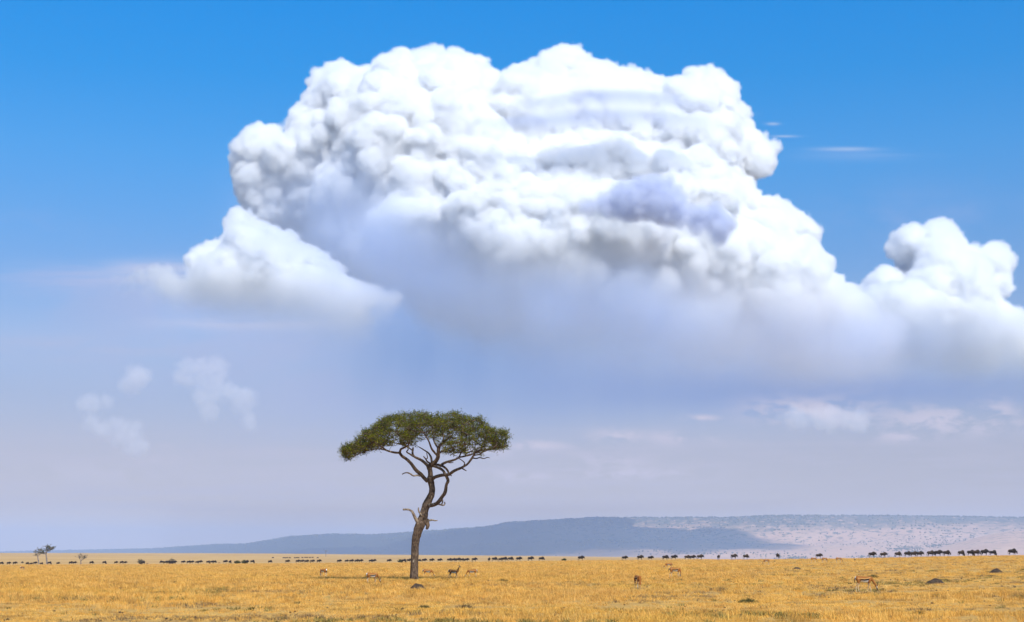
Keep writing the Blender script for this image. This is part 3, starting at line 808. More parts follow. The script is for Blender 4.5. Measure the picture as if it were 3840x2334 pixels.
def build_acacia():
    D0 = 97.0; base = place(1554, 2180); D0 = base.y
    root = obj('acacia_tree', None, loc=base)
    tag(root, 'tall flat-topped green acacia with crooked brown trunk standing alone on the plain', 'tree')
    bark = bark_mat('acacia_bark', (.05, .033, .022), (.165, .115, .075)); dead = bark_mat('dead_wood', (.15, .11, .08), (.34, .27, .19))
    k = D0 / F
    def P3(L, dy=0):
        """picture points (px, py, depth m) to metres from the tree's foot"""
        return np.array([np.array(at(q[0], q[1], D0 + (q[2] if len(q) > 2 else 0))) - np.array(base) for q in L])
    trunk = [(1554, 2190, 0, 19), (1554, 2178, 0, 16.5), (1553.5, 2150, 0, 15), (1554, 2120, .0, 14.4), (1555, 2090, 0, 14), (1556, 2050, 0, 14), (1560, 2015, -.05, 14.5), (1567, 1988, -.1, 16.5),
             (1577, 1964, -.12, 18.5), (1586, 1940, -.1, 16), (1592, 1915, 0, 14), (1600, 1893, .1, 15), (1611, 1870, .1, 13), (1620, 1846, 0, 11.5), (1618, 1818, 0, 11), (1613, 1800, 0, 12), (1615, 1784, .05, 9.5), (1613, 1764, .1, 9), (1608, 1748, .1, 10)]
    T = Tubes(); q = catmull(trunk, 6)
    T.add(P3(q[:, :3]), q[:, 3] * k, 20, bump=.10, flute=.055)
    T.add(P3(catmull([(1598, 1950, 0, 8), (1604, 1972, -.1, 4.5), (1600, 1985, -.1, 3)], 4)[:, :3]), np.linspace(11, 5, 9) * k, 8, bump=.1)
    obj('trunk', T.mesh('trunk', bark), root)
    limbs = {  # name: points (px, py, depth m), start and end half width in px
        'a': ([(1603, 1806, 0), (1592, 1795, -.1), (1577, 1778, -.3), (1562, 1766, -.45), (1551, 1752, -.6), (1541, 1738, -.7), (1526, 1724, -.8), (1508, 1711, -.9), (1499, 1699, -1.0)], 7.5, 5.2),
        'a1': ([(1499, 1699, -1.0), (1477, 1697, -1.3), (1449, 1689, -1.8), (1432, 1676, -2.1), (1412, 1665, -2.4)], 4.4, 2.4),
        'a2': ([(1499, 1700, -1.0), (1503, 1686, -1.2), (1518, 1678, -1.6), (1532, 1668, -2.2), (1536, 1650, -2.7)], 4.6, 2.4),
        'a3': ([(1449, 1689, -1.8), (1420, 1684, -1.2), (1392, 1687, -.8), (1364, 1696, -.4), (1335, 1708, -.2), (1312, 1726, 0)], 2.6, 1.0),
        'b': ([(1607, 1752, .1), (1595, 1738, .4), (1577, 1724, .9), (1554, 1713, 1.3), (1547, 1699, 1.7), (1549, 1680, 2.1)], 6.5, 3.4),
        'b1': ([(1550, 1712, 1.3), (1538, 1704, 1.4), (1525, 1695, 1.3), (1531, 1684, 1.2), (1520, 1668, 1.0)], 3.4, 1.8),
        'b2': ([(1547, 1690, 1.9), (1520, 1672, 2.5), (1480, 1662, 3.0), (1450, 1650, 3.3)], 2.6, 1.2),
        'c': ([(1609, 1752, .1), (1622, 1741, .0), (1636, 1728, -.2), (1643, 1712, -.3), (1644, 1690, -.4), (1648, 1674, -.5), (1662, 1659, -.6), (1680, 1645, -.9), (1695, 1634, -1.3)], 9.5, 3.4),
        'c1': ([(1643, 1712, -.3), (1630, 1698, -.6), (1618, 1682, -.9), (1608, 1655, -1.1), (1593, 1630, -1.5), (1580, 1606, -2.0)], 4.6, 1.6),
        'c2': ([(1646, 1684, -.4), (1632, 1664, .3), (1626, 1640, .9), (1640, 1615, 1.4), (1655, 1590, 1.7)], 4.2, 1.6),
        'c3': ([(1660, 1660, -.6), (1664, 1640, .2), (1656, 1615, .6), (1668, 1590, .9)], 3.6, 1.5),
        'd': ([(1614, 1803, 0), (1622, 1796, -.2), (1634, 1789, -.5), (1656, 1783, -.8), (1676, 1781, -1.0), (1687, 1778, -1.1), (1704, 1766, -1.3), (1730, 1755, -1.5), (1742, 1748, -1.6), (1753, 1741, -1.7), (1767, 1723, -1.9), (1776, 1708, -2.0), (1787, 1694, -2.1), (1810, 1689, -2.2), (1835, 1684, -2.2), (1855, 1676, -2.1)], 7.0, 2.2),
        'd1': ([(1773, 1718, -1.9), (1786, 1720, -1.6), (1799, 1717, -1.2), (1815, 1720, -.9), (1828, 1716, -.6), (1836, 1718, -.4)], 2.8, 1.1),
        'd2': ([(1730, 1755, -1.5), (1745, 1764, -1.6), (1749, 1766, -1.7)], 2.8, 1.4),
        'd3': ([(1738, 1751, -1.6), (1742, 1737, -1.9), (1728, 1724, -2.2), (1712, 1716, -2.4)], 2.6, 1.3),
        'e': ([(1600, 1897, .05), (1618, 1896, -.2), (1634, 1891, -.3), (1646, 1882, -.4), (1655, 1867, -.5), (1667, 1851, -.6), (1672, 1834, -.6), (1674, 1818, -.7), (1680, 1806, -.8), (1677, 1793, -.9), (1670, 1780, -1.0), (1661, 1765, -.8), (1645, 1755, -.5), (1628, 1750, -.1), (1615, 1748, .1)], 8.0, 4.2),
        'f': ([(1633, 1742, 0), (1650, 1745, -.5), (1664, 1751, -.9), (1676, 1762, -1.1), (1684, 1777, -1.1)], 4.6, 4.0),
        'g': ([(1650, 1748, -.3), (1662, 1739, -.1), (1676, 1733, .2), (1704, 1725, .8), (1722, 1716, 1.2), (1740, 1712, 1.6), (1768, 1705, 2.0), (1785, 1692, 2.5)], 5.4, 2.2),
        'g1': ([(1678, 1733, .2), (1690, 1736, .3), (1700, 1734, .5)], 2.8, 1.3),
        'g2': ([(1722, 1716, 1.2), (1730, 1696, 1.8), (1745, 1680, 2.3), (1765, 1665, 2.8)], 3.0, 1.3),
        'h': ([(1622, 1742, .1), (1604, 1733, -.5), (1595, 1720, -.8), (1588, 1712, -.9)], 3.8, 1.7),
        'h1': ([(1597, 1722, -.8), (1603, 1718, -.9), (1601, 1704, -1.0), (1600, 1696, -1.0)], 2.0, 1.1),
        'i': ([(1655, 1668, -.6), (1672, 1660, -1.0), (1692, 1664, -1.5), (1720, 1660, -2.0), (1745, 1650, -2.4)], 3.2, 1.3),
        'j': ([(1620, 1742, .1), (1617, 1718, .9), (1607, 1700, 1.8), (1590, 1688, 2.6), (1570, 1676, 3.2)], 4.6, 1.8),
        'k': ([(1645, 1700, -.3), (1665, 1690, .9), (1690, 1680, 1.8), (1715, 1672, 2.6), (1735, 1660, 3.4)], 4.2, 1.6),
    }
    nodes, nrad = [], []
    for nm, (L, r0, r1) in limbs.items():
        c = catmull(L, 5); pts = P3(c); rr = np.linspace(r0, r1, len(pts)) * k
        t = Tubes(); t.add(pts, rr, 9, bump=.13, seed=len(nodes) % 7)
        obj('branch', t.mesh('branch', bark), root)
        for p, r in zip(pts[::2], rr[::2]):
            if p[2] > (2180 - 1722) * k: nodes.append(p); nrad.append(r)
    # bare broken branches
    for L, r0, r1 in (([(1574, 1996, -.15), (1569, 1972, -.3), (1563, 1954, -.4), (1555, 1938, -.5), (1547, 1921, -.6), (1538, 1914, -.6), (1528, 1911, -.65), (1511, 1911.5, -.7)], 7.5, 3.2),
                      ([(1589, 1945, -.2), (1582, 1935, -.35), (1575, 1926, -.4), (1570, 1916, -.45), (1569, 1904, -.5)], 4.6, 2.2),
                      ([(1596, 1960, .05), (1606, 1954, .1), (1620, 1950.5, .1), (1631, 1953, .05), (1641, 1952, 0)], 5.2, 1.4),
                      ([(1576, 1785, -.3), (1565, 1783, -.35), (1550, 1785, -.4), (1541, 1779, -.45), (1531, 1774, -.5), (1519, 1774, -.5), (1508, 1779, -.5)], 3.8, 2.0),
                      ([(1640, 1889, -.3), (1650, 1893, -.45), (1662, 1895, -.5), (1668, 1891, -.5), (1667, 1883, -.55)], 4.0, 2.0),
                      ([(1654, 1868, -.5), (1659, 1876, -.5), (1658, 1888, -.5), (1652, 1893, -.45)], 3.2, 2.4),
                      ([(1684, 1779, -1.1), (1692, 1784, -1.1), (1694, 1786, -1.1)], 3.2, 1.3)):
        t = Tubes(); c = catmull(L, 4); t.add(P3(c), np.linspace(r0, r1, len(c)) * k, 8, bump=.2, seed=3)
        obj('dead_branch', t.mesh('dead_branch', dead), root)
    # the spreading crown
    topx = [1272, 1307, 1330, 1347, 1366, 1398, 1420, 1460, 1534, 1557, 1619, 1702, 1733, 1790, 1815, 1832, 1875, 1906, 1914]
    topy = [1680, 1672, 1662, 1642, 1618, 1606, 1578, 1556, 1548, 1543, 1546, 1546, 1557, 1562, 1574, 1602, 1614, 1626, 1650]
    botx = [1272, 1301, 1321, 1378, 1409, 1432, 1506, 1534, 1570, 1610, 1640, 1665, 1690, 1761, 1800, 1841, 1889, 1914]
    boty = [1694, 1738, 1724, 1700, 1692, 1682, 1680, 1682, 1668, 1650, 1672, 1712, 1722, 1706, 1712, 1700, 1686, 1676]
    rs = np.random.RandomState(5); A = []
    cx, hw, hd = 1593., 312., 4.9
    while len(A) < 1250:
        px = rs.uniform(1288, 1899); e = 1 - ((px - cx) / hw) ** 2
        if e <= 0.01: e = .01
        dy = rs.uniform(-1, 1) * hd * math.sqrt(e)
        q = (dy / hd) ** 2
        t = np.interp(px, topx, topy) + 4 + 46 * q * q; b = np.interp(px, botx, boty) - 4 - 8 * q
        if b < t + 6: b = t + 6
        s = rs.beta(1.0, 1.45)                              # thick along the roof of the umbrella
        py = t + (b - t) * s
        if vnoise(np.array([[px, py * 1.6, dy * 55]]) + 500, 44, 9)[0] < .41 and s > .10: continue
        A.append((px, py, dy))
    AP = P3(A)
    nodes = np.array(nodes); nrad = list(nrad); par = [-1] * len(nodes); order = []
    dist = np.array([np.min(np.linalg.norm((nodes - p) * (1, 1, 1.3), axis=1)) for p in AP])
    NP = nodes.tolist(); n_limb = len(NP); ends = []
    for i in np.argsort(dist):
        p = AP[i]; arr = np.array(NP); dv = p - arr
        dd = np.linalg.norm(dv * (1, 1, 1.25), axis=1) + .35 * np.maximum(0, -dv[:, 2])   # grow upward and outward
        j = int(np.argmin(dd)); a = arr[j]; L = np.linalg.norm(p - a)
        ns = max(2, int(L / .35)); prev = j
        off = rs.normal(0, .10 * L, 3)
        for s in range(1, ns + 1):
            f = s / ns
            NP.append((a + (p - a) * f + off * math.sin(f * PI) + (0, 0, -.10 * L * math.sin(f * PI))).tolist()); par.append(prev); prev = len(NP) - 1
        ends.append(prev)
    load = np.zeros(len(NP))
    for e in ends:
        while e >= n_limb: load[e] += 1; e = par[e]
    T = Tubes(); NPa = np.array(NP)
    children = {}
    for i in range(n_limb, len(NP)): children.setdefault(par[i], []).append(i)
    rr = .0075 + .0085 * load ** .52
    for s0 in [(p, c) for p, cs in children.items() for ci, c in enumerate(sorted(cs, key=lambda q: -load[q])) if p < n_limb or ci > 0]:
        chain = [s0[0], s0[1]]
        while chain[-1] in children: chain.append(max(children[chain[-1]], key=lambda q: load[q]))
        pts = NPa[chain]; r = rr[chain].copy(); r[0] = r[1]
        T.add(pts, np.minimum(r, .055), 4, cap=False)
    # fine thorny twigs and leaf clumps around every end
    LC, tips = [], []
    for i, e in enumerate(ends):
        c = NPa[e]; R = rs.uniform(.26, .46)
        m = rs.randint(6, 11)
        for _ in range(m):
            v = rs.normal(0, 1, 3) * (1, 1, .5) + (0, 0, .25); v /= np.linalg.norm(v); L = R * rs.uniform(.7, 1.5)
            q = c + v * L; T.add([c, c + v * L * .5 + rs.normal(0, .03, 3), q], [.008, .006, .003], 3, cap=False)
            nl = rs.randint(5, 10)
            f = rs.rand(nl)[:, None]
            LC.append(c + (q - c) * (.25 + .8 * f) + rs.normal(0, .055, (nl, 3)))
    # drooping twigs on the fringe
    for i in rs.choice(len(ends), 150):
        c = NPa[ends[i]]
        if c[2] > (2180 - 1640) * k and rs.rand() < .7: continue
        v = np.array([rs.normal(0, .5), rs.normal(0, .5), -.4 * rs.rand()]); L = rs.uniform(.3, .6)
        T.add([c, c + v * L * .6 + (0, 0, -.05), c + v * L + (0, 0, -.18)], [.008, .006, .003], 3, cap=False)
    o = obj('twigs', T.mesh('twigs', bark_mat('twig_bark', (.07, .048, .032), (.17, .12, .08))), root); o['kind'] = 'stuff'
    lm = leaf_mat('acacia_leaves', [(.018, .026, .003), (.058, .078, .006), (.125, .145, .009), (.24, .25, .013), (.46, .40, .02)])
    LC = np.concatenate(LC)
    print('leaves', len(LC), file=sys.stderr)
    o = obj('crown', leaves_mesh('crown', LC, .075, lm, rs), root); o['kind'] = 'stuff'
    return root

def small_tree(px, Y, limbs, trunkw, leafy, label, seed, bark, lm, name='bare_tree', leaf=.16):
    """a distant tree; limbs in photograph pixels"""
    rs = np.random.RandomState(seed); base = place_d(px, Y); k = Y / F
    root = obj(name, None, loc=base); tag(root, label, 'tree')
    P3 = lambda L: np.array([np.array(at(q[0], q[1], Y + (q[2] if len(q) > 2 else 0))) - np.array(base) for q in L])
    T = Tubes(); tr = catmull(limbs[0], 4); p = P3(tr); p[0, 2] = -.1
    T.add(p, np.linspace(trunkw, trunkw * .6, len(p)) * k, 8, bump=.12); obj('trunk', T.mesh('trunk', bark), root)
    T = Tubes(); tips = []
    for L in limbs[1:]:
        c = P3(catmull(L, 4)); T.add(c, np.linspace(trunkw * .5, trunkw * .18, len(c)) * k, 6, bump=.15)
        for q in c[len(c) // 3:]:
            for _ in range(3):
                v = rs.normal(0, 1, 3) * (1, 1, .5) + (0, 0, .5); L2 = rs.uniform(.3, .9) * Y / 420
                mid = q + v * L2 * .5 + rs.normal(0, .1, 3); e = q + v * L2 * .8
                T.add([q, mid, e], [trunkw * .13 * k, trunkw * .09 * k, .015], 4, cap=False); tips.append(e); tips.append(mid)
    obj('branches', T.mesh('branches', bark), root)
    C = []
    for e in tips:
        if rs.rand() < leafy: C.append(e + rs.normal(0, .22, (26, 3)) * (1, 1, .55))
    if C: o = obj('crown', leaves_mesh('crown', np.concatenate(C), leaf, lm, rs), root); o['kind'] = 'stuff'
    return root

def bush(px, Y, w, h, label, seed, lm, bark, dens=1.0, name='bush', group=None):
    rs = np.random.RandomState(seed); base = place_d(px, Y); k = Y / F; w *= k; h *= k
    root = obj(name, None, loc=base); tag(root, label, 'bush', group)
    T = Tubes(); C = []
    for _ in range(int(26 * dens)):
        a = rs.rand() * 2 * PI; r = math.sqrt(rs.rand()); e = np.array([math.cos(a) * r * w / 2, math.sin(a) * r * w / 2, h * rs.uniform(.55, 1.0) * (1 - .45 * r * r)])
        T.add([(e[0] * .15, e[1] * .15, -.1), e * (.6, .6, .55) + rs.normal(0, .04, 3), e], [.03, .02, .008], 4, cap=False)
        C.append(e + rs.normal(0, .13, (30, 3)) * (1, 1, .8) * h); C.append(e * (.7, .7, .6) + rs.normal(0, .13, (20, 3)) * h)
    obj('stems', T.mesh('stems', bark), root)
    C = np.concatenate(C); C = C[C[:, 2] > 0]
    o = obj('foliage', leaves_mesh('foliage', C, .12 * max(1, Y / 300), lm, rs), root); o['kind'] = 'stuff'
    return root

def build_far_trees():
    bark = bark_mat('grey_bark', (.13, .10, .085), (.30, .25, .21), .5); lm = leaf_mat('dull_leaves', [(.035, .045, .015), (.07, .085, .025), (.12, .13, .04)], .3, .5)
    small_tree(176, 640, [[(177, 2126), (176, 2108), (174.5, 2092), (173, 2080)], [(173, 2082), (168, 2074, 0), (160, 2068, .5), (152, 2062, 1)], [(173, 2080), (176, 2068, -.3), (181, 2060, -.5), (190, 2056, -.8), (201, 2055, -1)],
                          [(173, 2080), (172, 2066, .4), (176, 2056, .8), (172, 2050, 1)], [(176, 2068, 0), (186, 2064, .8), (196, 2060, 1.2), (207, 2053, 1)], [(173, 2080), (164, 2076), (156, 2076, -.5), (150, 2073, -1)], [(181, 2060), (184, 2053, 0), (180, 2049)]],
               3.6, .55, 'larger of two acacias at far left, with patchy flat dark green top', 3, bark, lm, 'acacia_tree')
    small_tree(145, 655, [[(145, 2126), (145, 2110), (143, 2096), (141, 2087)], [(141, 2088), (136, 2080), (135, 2072), (132, 2066)], [(142, 2088), (148, 2080), (154, 2076)], [(141, 2087), (142, 2076), (145, 2068), (143, 2058)],
                          [(143, 2076), (150, 2068), (154, 2063)], [(136, 2080), (131, 2084, .4)]], 2.6, .16, 'thin almost leafless tree beside the larger flat-topped acacia at far left', 4, bark, lm, 'bare_tree')
    small_tree(304, 600, [[(304, 2126), (303.5, 2112), (303, 2104)], [(303, 2105), (300, 2096), (297, 2088), (294, 2082)], [(303, 2104), (307, 2096), (308, 2088), (306, 2082)], [(304, 2104), (311, 2098), (317, 2090), (318, 2083)],
                          [(311, 2098), (320, 2092), (324, 2088)], [(300, 2096), (295, 2092)]], 2.6, .10, 'small bare forked tree standing alone left of the thorn bush', 5, bark, lm, 'bare_tree')
    small_tree(1222, 1450, [[(1222, 2077), (1222, 2073), (1222, 2070)], [(1222, 2073), (1224, 2069), (1224.5, 2066.5)], [(1222, 2073), (1221, 2069)]], .9, 0.1, 'tiny bare sapling on the far skyline left of the big acacia', 6, bark, lm, 'bare_tree')
    bm = leaf_mat('bush_leaves', [(.04, .05, .02), (.09, .10, .035), (.15, .15, .05)], .3, .8)
    gy = leaf_mat('grey_twigs', [(.10, .085, .06), (.17, .145, .09), (.22, .19, .11)], .2, .8)
    for i, (px, Y, w, h, lab, mt, dn) in enumerate((
            (528, 505, 24, 20, 'thorn bush with grey-green top between the bare forked tree and the first herd', gy, 1.2),
            (643, 510, 30, 20, 'thin grey bush behind the wildebeest bunched left of the two green bushes', gy, .9),
            (890, 500, 22, 12, 'low olive bush, left one of the pair left of the acacia trunk', bm, 1.0),
            (919, 505, 24, 14, 'round green bush, right one of the pair, behind a wildebeest', bm, 1.3),
            (1502, 485, 20, 12, 'low green bush just left of the big acacia trunk', bm, 1.0),
            (2116, 385, 18, 11, 'small dark green bush by itself right of the acacia herd', bm, .8),
            (84, 760, 9, 6, 'tiny pale bush on the plain at far left', gy, .5))):
        bush(px, Y, w, h, lab, 20 + i, mt, bark, dn)
# ------------------------------------------------------------------ animals
def body_mesh(name, chains, voxel, smooth, paint, mat, yscale=1.0, tmp=[0]):
    """one continuous skin grown over chains of (x, y, z, r)"""
    v0, f0 = ico(2); V, Fc, n = [], [], 0
    for ch in chains:
        c = np.array(ch, float)
        for a, b in zip(c[:-1], c[1:]):
            L = np.linalg.norm(a[:3] - b[:3]); m = max(2, int(L / (min(a[3], b[3]) * .2)) + 1)
            for t in np.linspace(0, 1, m):
                q = a + (b - a) * t; V.append(v0 * q[3] + q[:3]); Fc.append(f0 + n); n += len(v0)
    me = mesh_from(name, np.concatenate(V), np.concatenate(Fc)); o = bpy.data.objects.new(name, me); COL.objects.link(o)
    r = o.modifiers.new('r', 'REMESH'); r.mode = 'VOXEL'; r.voxel_size = voxel
    s = o.modifiers.new('s', 'SMOOTH'); s.factor = .5; s.iterations = smooth
    me2 = bpy.data.meshes.new_from_object(o.evaluated_get(bpy.context.evaluated_depsgraph_get()))
    bpy.data.objects.remove(o); bpy.data.meshes.remove(me); me2.name = name
    nv = len(me2.vertices); co = np.empty(nv * 3, np.float32); me2.vertices.foreach_get('co', co); co = co.reshape(-1, 3).astype(float)
    no = np.empty(nv * 3, np.float32); me2.vertex_normals.foreach_get('vector', no); no = no.reshape(-1, 3)
    col = paint(co, no)
    a = me2.color_attributes.new('coat', 'FLOAT_COLOR', 'POINT'); a.data.foreach_set('color', np.concatenate([col, np.ones((nv, 1))], 1).astype(np.float32).ravel())
    me2.materials.clear(); me2.materials.append(mat)
    me2.polygons.foreach_set('use_smooth', np.ones(len(me2.polygons), bool)); me2.update()
    return me2

def coat_mat(name, grain=.25, sc=30):
    m, N, p = material(name, .8, .15)
    at_ = N.new('ShaderNodeAttribute'); at_.attribute_name = 'coat'
    tc = N.new('ShaderNodeTexCoord')
    n = N.noise(tc.outputs['Object'], sc, 4, .6)
    N.link(N.mix(N.math('MULTIPLY', N.maprange(n, .35, .65), grain), at_.outputs['Color'], (.02, .015, .01)), p.inputs['Base Color'])
    return m

def horn_mesh(name, pts, r0, r1, mat, rings=True):
    T = Tubes(); c = catmull(pts, 4); r = np.linspace(r0, r1, len(c))
    if rings: r = r * (1 + .12 * (np.arange(len(c)) % 2))
    T.add(c, r, 7); return T.mesh(name, mat)

def mix3(a, b, t): return np.asarray(a) * (1 - t)[:, None] + np.asarray(b) * t[:, None]

# gazelle: nose towards +x, feet at z = 0, shoulder 0.64 m
TAN, CREAM, WHITE, BLACK = (.29, .11, .022), (.46, .25, .085), (.80, .77, .70), (.016, .012, .01)
def gazelle_chains(pose, step=0):
    body = [(-.40, 0, .545, .085), (-.34, 0, .55, .112), (-.2, 0, .53, .118), (0, 0, .505, .125), (.16, 0, .50, .128), (.27, 0, .52, .11), (.33, 0, .55, .085)]
    if pose == 'graze':
        neck = [(.33, 0, .55, .085), (.42, 0, .47, .056), (.51, 0, .35, .044), (.58, 0, .23, .038), (.61, 0, .19, .046), (.635, 0, .13, .04), (.655, 0, .07, .026), (.66, 0, .045, .02)]
    elif pose == 'graze_near':
        neck = [(.30, 0, .53, .085), (.38, 0, .45, .058), (.42, 0, .33, .046), (.41, 0, .22, .04), (.40, 0, .18, .046), (.405, 0, .12, .038), (.41, 0, .06, .024)]
    else:
        neck = [(.30, 0, .56, .08), (.37, 0, .66, .055), (.43, 0, .76, .045), (.46, 0, .83, .045), (.51, 0, .835, .042), (.57, 0, .80, .027), (.595, 0, .785, .02)]
    ch = [body, neck]
    s = step
    for y, d in ((.065, s), (-.065, -s)):
        ch.append([(-.33, y, .50, .085), (-.28 + d * .3, y * 1.2, .38, .055), (-.385 + d, y * 1.1, .25, .022), (-.365 + d * 1.2, y * 1.1, .12, .0145), (-.355 + d * 1.3, y * 1.1, .03, .015), (-.335 + d * 1.3, y * 1.1, .012, .018)])
        ch.append([(.25, y, .48, .07), (.22 - d * .3, y * 1.1, .36, .036), (.235 - d * .8, y, .21, .019), (.23 - d, y, .10, .0135), (.235 - d, y, .03, .015), (.255 - d, y, .012, .018)])
    hd = neck[-4] if pose != 'up' else neck[-3]
    if pose.startswith('graze'):
        for y in (.035, -.035): ch.append([(hd[0] + .01, y, hd[2] + .02, .018), (hd[0] - .03, y * 2.2, hd[2] + .085, .020), (hd[0] - .04, y * 2.8, hd[2] + .12, .008)])
    else:
        for y in (.035, -.035): ch.append([(.455, y, .86, .018), (.43, y * 2.2, .92, .02), (.42, y * 2.8, .955, .008)])
    return ch

def paint_gazelle(pose):
    def f(co, no):
        x, y, z = co.T; n = len(co)
        col = np.tile(np.array(TAN), (n, 1))
        line = np.interp(x, [-.42, -.25, 0, .2, .3], [.50, .485, .465, .49, .52])
        thigh = (x < -.17 - .5 * np.clip(.50 - z, 0, .2)) | (x > .17 + .9 * np.clip(z - .44, 0, .2))
        trunk = (x > -.33) & (x < .30) & (z > .36) & ~(thigh & (z < line))
        col = np.where((trunk & (z > line + .052) & (z < line + .085))[:, None], CREAM, col)
        col = np.where((trunk & (z <= line - .012))[:, None], WHITE, col)
        col = np.where((trunk & (x > -.25) & (x < .24) & (z > line - .010 - .02 * np.clip(x * 3, -1, .6)) & (z < line + .052 - .05 * np.clip((-.12 - x) * 6, 0, 1)))[:, None], BLACK, col)
        leg = (z < .36) & (x < .40)
        inner = abs(y) < .06
        col = np.where((leg & (x < .40) & (z < .36))[:, None], np.where((inner | (z < .22))[:, None], (.62, .52, .38), (.50, .32, .15)), col)
        rump = (x < -.415) & (z > .36)
        col = np.where((rump & (abs(y) < .055))[:, None], WHITE, col)
        col = np.where((rump & (abs(y) >= .055) & (abs(y) < .07))[:, None], BLACK, col)
        if pose == 'up': head = (x > .44) & (z > .76)
        elif pose == 'graze': head = (x > .56) & (z < .26)
        else: head = (x > .34) & (z < .22) & (abs(y) < .05)
        col = np.where((head)[:, None], (.45, .27, .11), col)
        col = np.where((head & (abs(y) > .028) & (abs(y) < .04))[:, None], (.03, .02, .015), col)
        col = np.where((head & (abs(y) > .04))[:, None], (.66, .58, .45), col)
        if pose == 'graze': col = np.where(((x > .60) & (z < .10) & (abs(y) < .012))[:, None], BLACK, col)
        return col
    return f

def copy_tree(o, parent=None):
    c = o.copy(); COL.objects.link(c); c.parent = parent
    for ch in list(o.children): copy_tree(ch, c)
    return c

def build_gazelles(only_spots=False):
    # px, py of the feet, heading in degrees (0 faces right, 90 away), pose, step, size, horns, label
    L = [
        (3243, 2221, -6, 'graze', .06, 1.08, True, 'largest gazelle, head down grazing at right, black flank stripe and white belly'),
        (2393, 2211, -78, 'graze_near', 0, 1.05, False, 'orange gazelle facing the viewer with its head down in the grass'),
        (2533, 2168, -14, 'graze_near', .06, 1.1, False, 'gazelle with head straight down, standing in front of the long-horned one'),
        (2508, 2135, 192, 'graze', 0, 1.0, True, 'gazelle with long dark horns grazing leftwards behind another one'),
        (1396, 2190, 28, 'graze', 0, 1.0, True, 'gazelle grazing left of the acacia trunk, white rump towards the viewer'),
        (1212, 2166, 140, 'graze_near', 0, 1.0, False, 'gazelle turned away with hidden head, leftmost of those by the acacia'),
        (1604, 2167, 4, 'graze', .03, .95, False, 'gazelle grazing just right of the acacia trunk'),
        (1702, 2172, 0, 'up', .07, 1.0, True, 'brown gazelle with raised head looking right in tall grass'),
        (1770, 2168, 178, 'graze', 0, .95, False, 'gazelle grazing leftwards in tall grass, facing the one with raised head'),
        (2874, 2118, 186, 'graze', 0, 1.0, False, 'small far gazelle grazing leftwards below the pale-bellied wildebeest'),
        (3052, 2110, 0, 'graze', 0, 1.0, False, 'leftmost of three far gazelles grazing on the crest at right'),
        (3093, 2111, 10, 'graze_near', 0, 1.0, False, 'middle one of three far gazelles grazing on the crest at right'),
        (3146, 2111, 2, 'graze', 0, 1.0, False, 'rightmost of three far gazelles grazing on the crest at right'),
        (84, 2141, 60, 'graze_near', 0, 1.0, False, 'lone gazelle half hidden in the grass at far left'),
        (822, 2121, 182, 'graze', 0, .9, False, 'pale gazelle between two wildebeest in the left herd'),
        (553, 2122, 175, 'graze_near', 0, .8, False, 'tiny gazelle just right of the thorn bush'),
    ]
    if only_spots: return [(place(q[0], q[1]).x, place(q[0], q[1]).y, .75) for q in L if q[1] > 2123 or q[0] > 2500]
    cm = coat_mat('gazelle_coat', .18, 40); hm, N, p = material('horn', .5, .3); p.inputs['Base Color'].default_value = (.03, .024, .02, 1)
    tm, N, p = material('tail_hair'); p.inputs['Base Color'].default_value = (.02, .016, .012, 1)
    protos = {}
    for pose in ('graze', 'graze_near', 'up'):
        for st in (0.0, .06):
            me = body_mesh('body', gazelle_chains(pose, st), .0085, 7, paint_gazelle(pose), cm)
            T = Tubes(); T.add([(-.475, 0, .56), (-.505, 0, .50), (-.505, .0, .42), (-.495, 0, .36)], [.014, .018, .020, .006], 6)
            tail = T.mesh('tail', tm)
            hs = []
            for y in (.02, -.02):
                if pose == 'up': pts = [(.465, y, .87), (.44, y * 1.4, .95), (.41, y * 1.8, 1.02), (.41, y * 1.8, 1.09)]
                elif pose == 'graze': pts = [(.61, y, .225), (.66, y * 1.5, .30), (.67, y * 2, .38), (.70, y * 2, .44)]
                else: pts = [(.42, y, .215), (.49, y * 1.5, .26), (.53, y * 2, .33), (.57, y * 2, .36)]
                hs.append(horn_mesh('horn', pts, .014, .005, hm))
            protos[pose, st] = (me, tail, hs)
    for px, py, hd, pose, st, sc, horns, lab in L:
        g = 'gazelles grazing on the plain'
        loc = place(px, py) if py > 2123 or px > 2500 else place_d(px, 465)
        root = obj('gazelle', None, loc=loc + Vector((0, 0, -.01))); tag(root, lab, 'gazelle', g)
        root.rotation_euler = (0, 0, math.radians(hd)); root.scale = (sc * .9, sc * .95, sc * 1.14)
        me, tail, hs = protos[pose, .06 if st > .04 else 0.0]
        obj('body', me, root); obj('tail', tail, root)
        if horns:
            for h in hs: obj('horn', h, root)

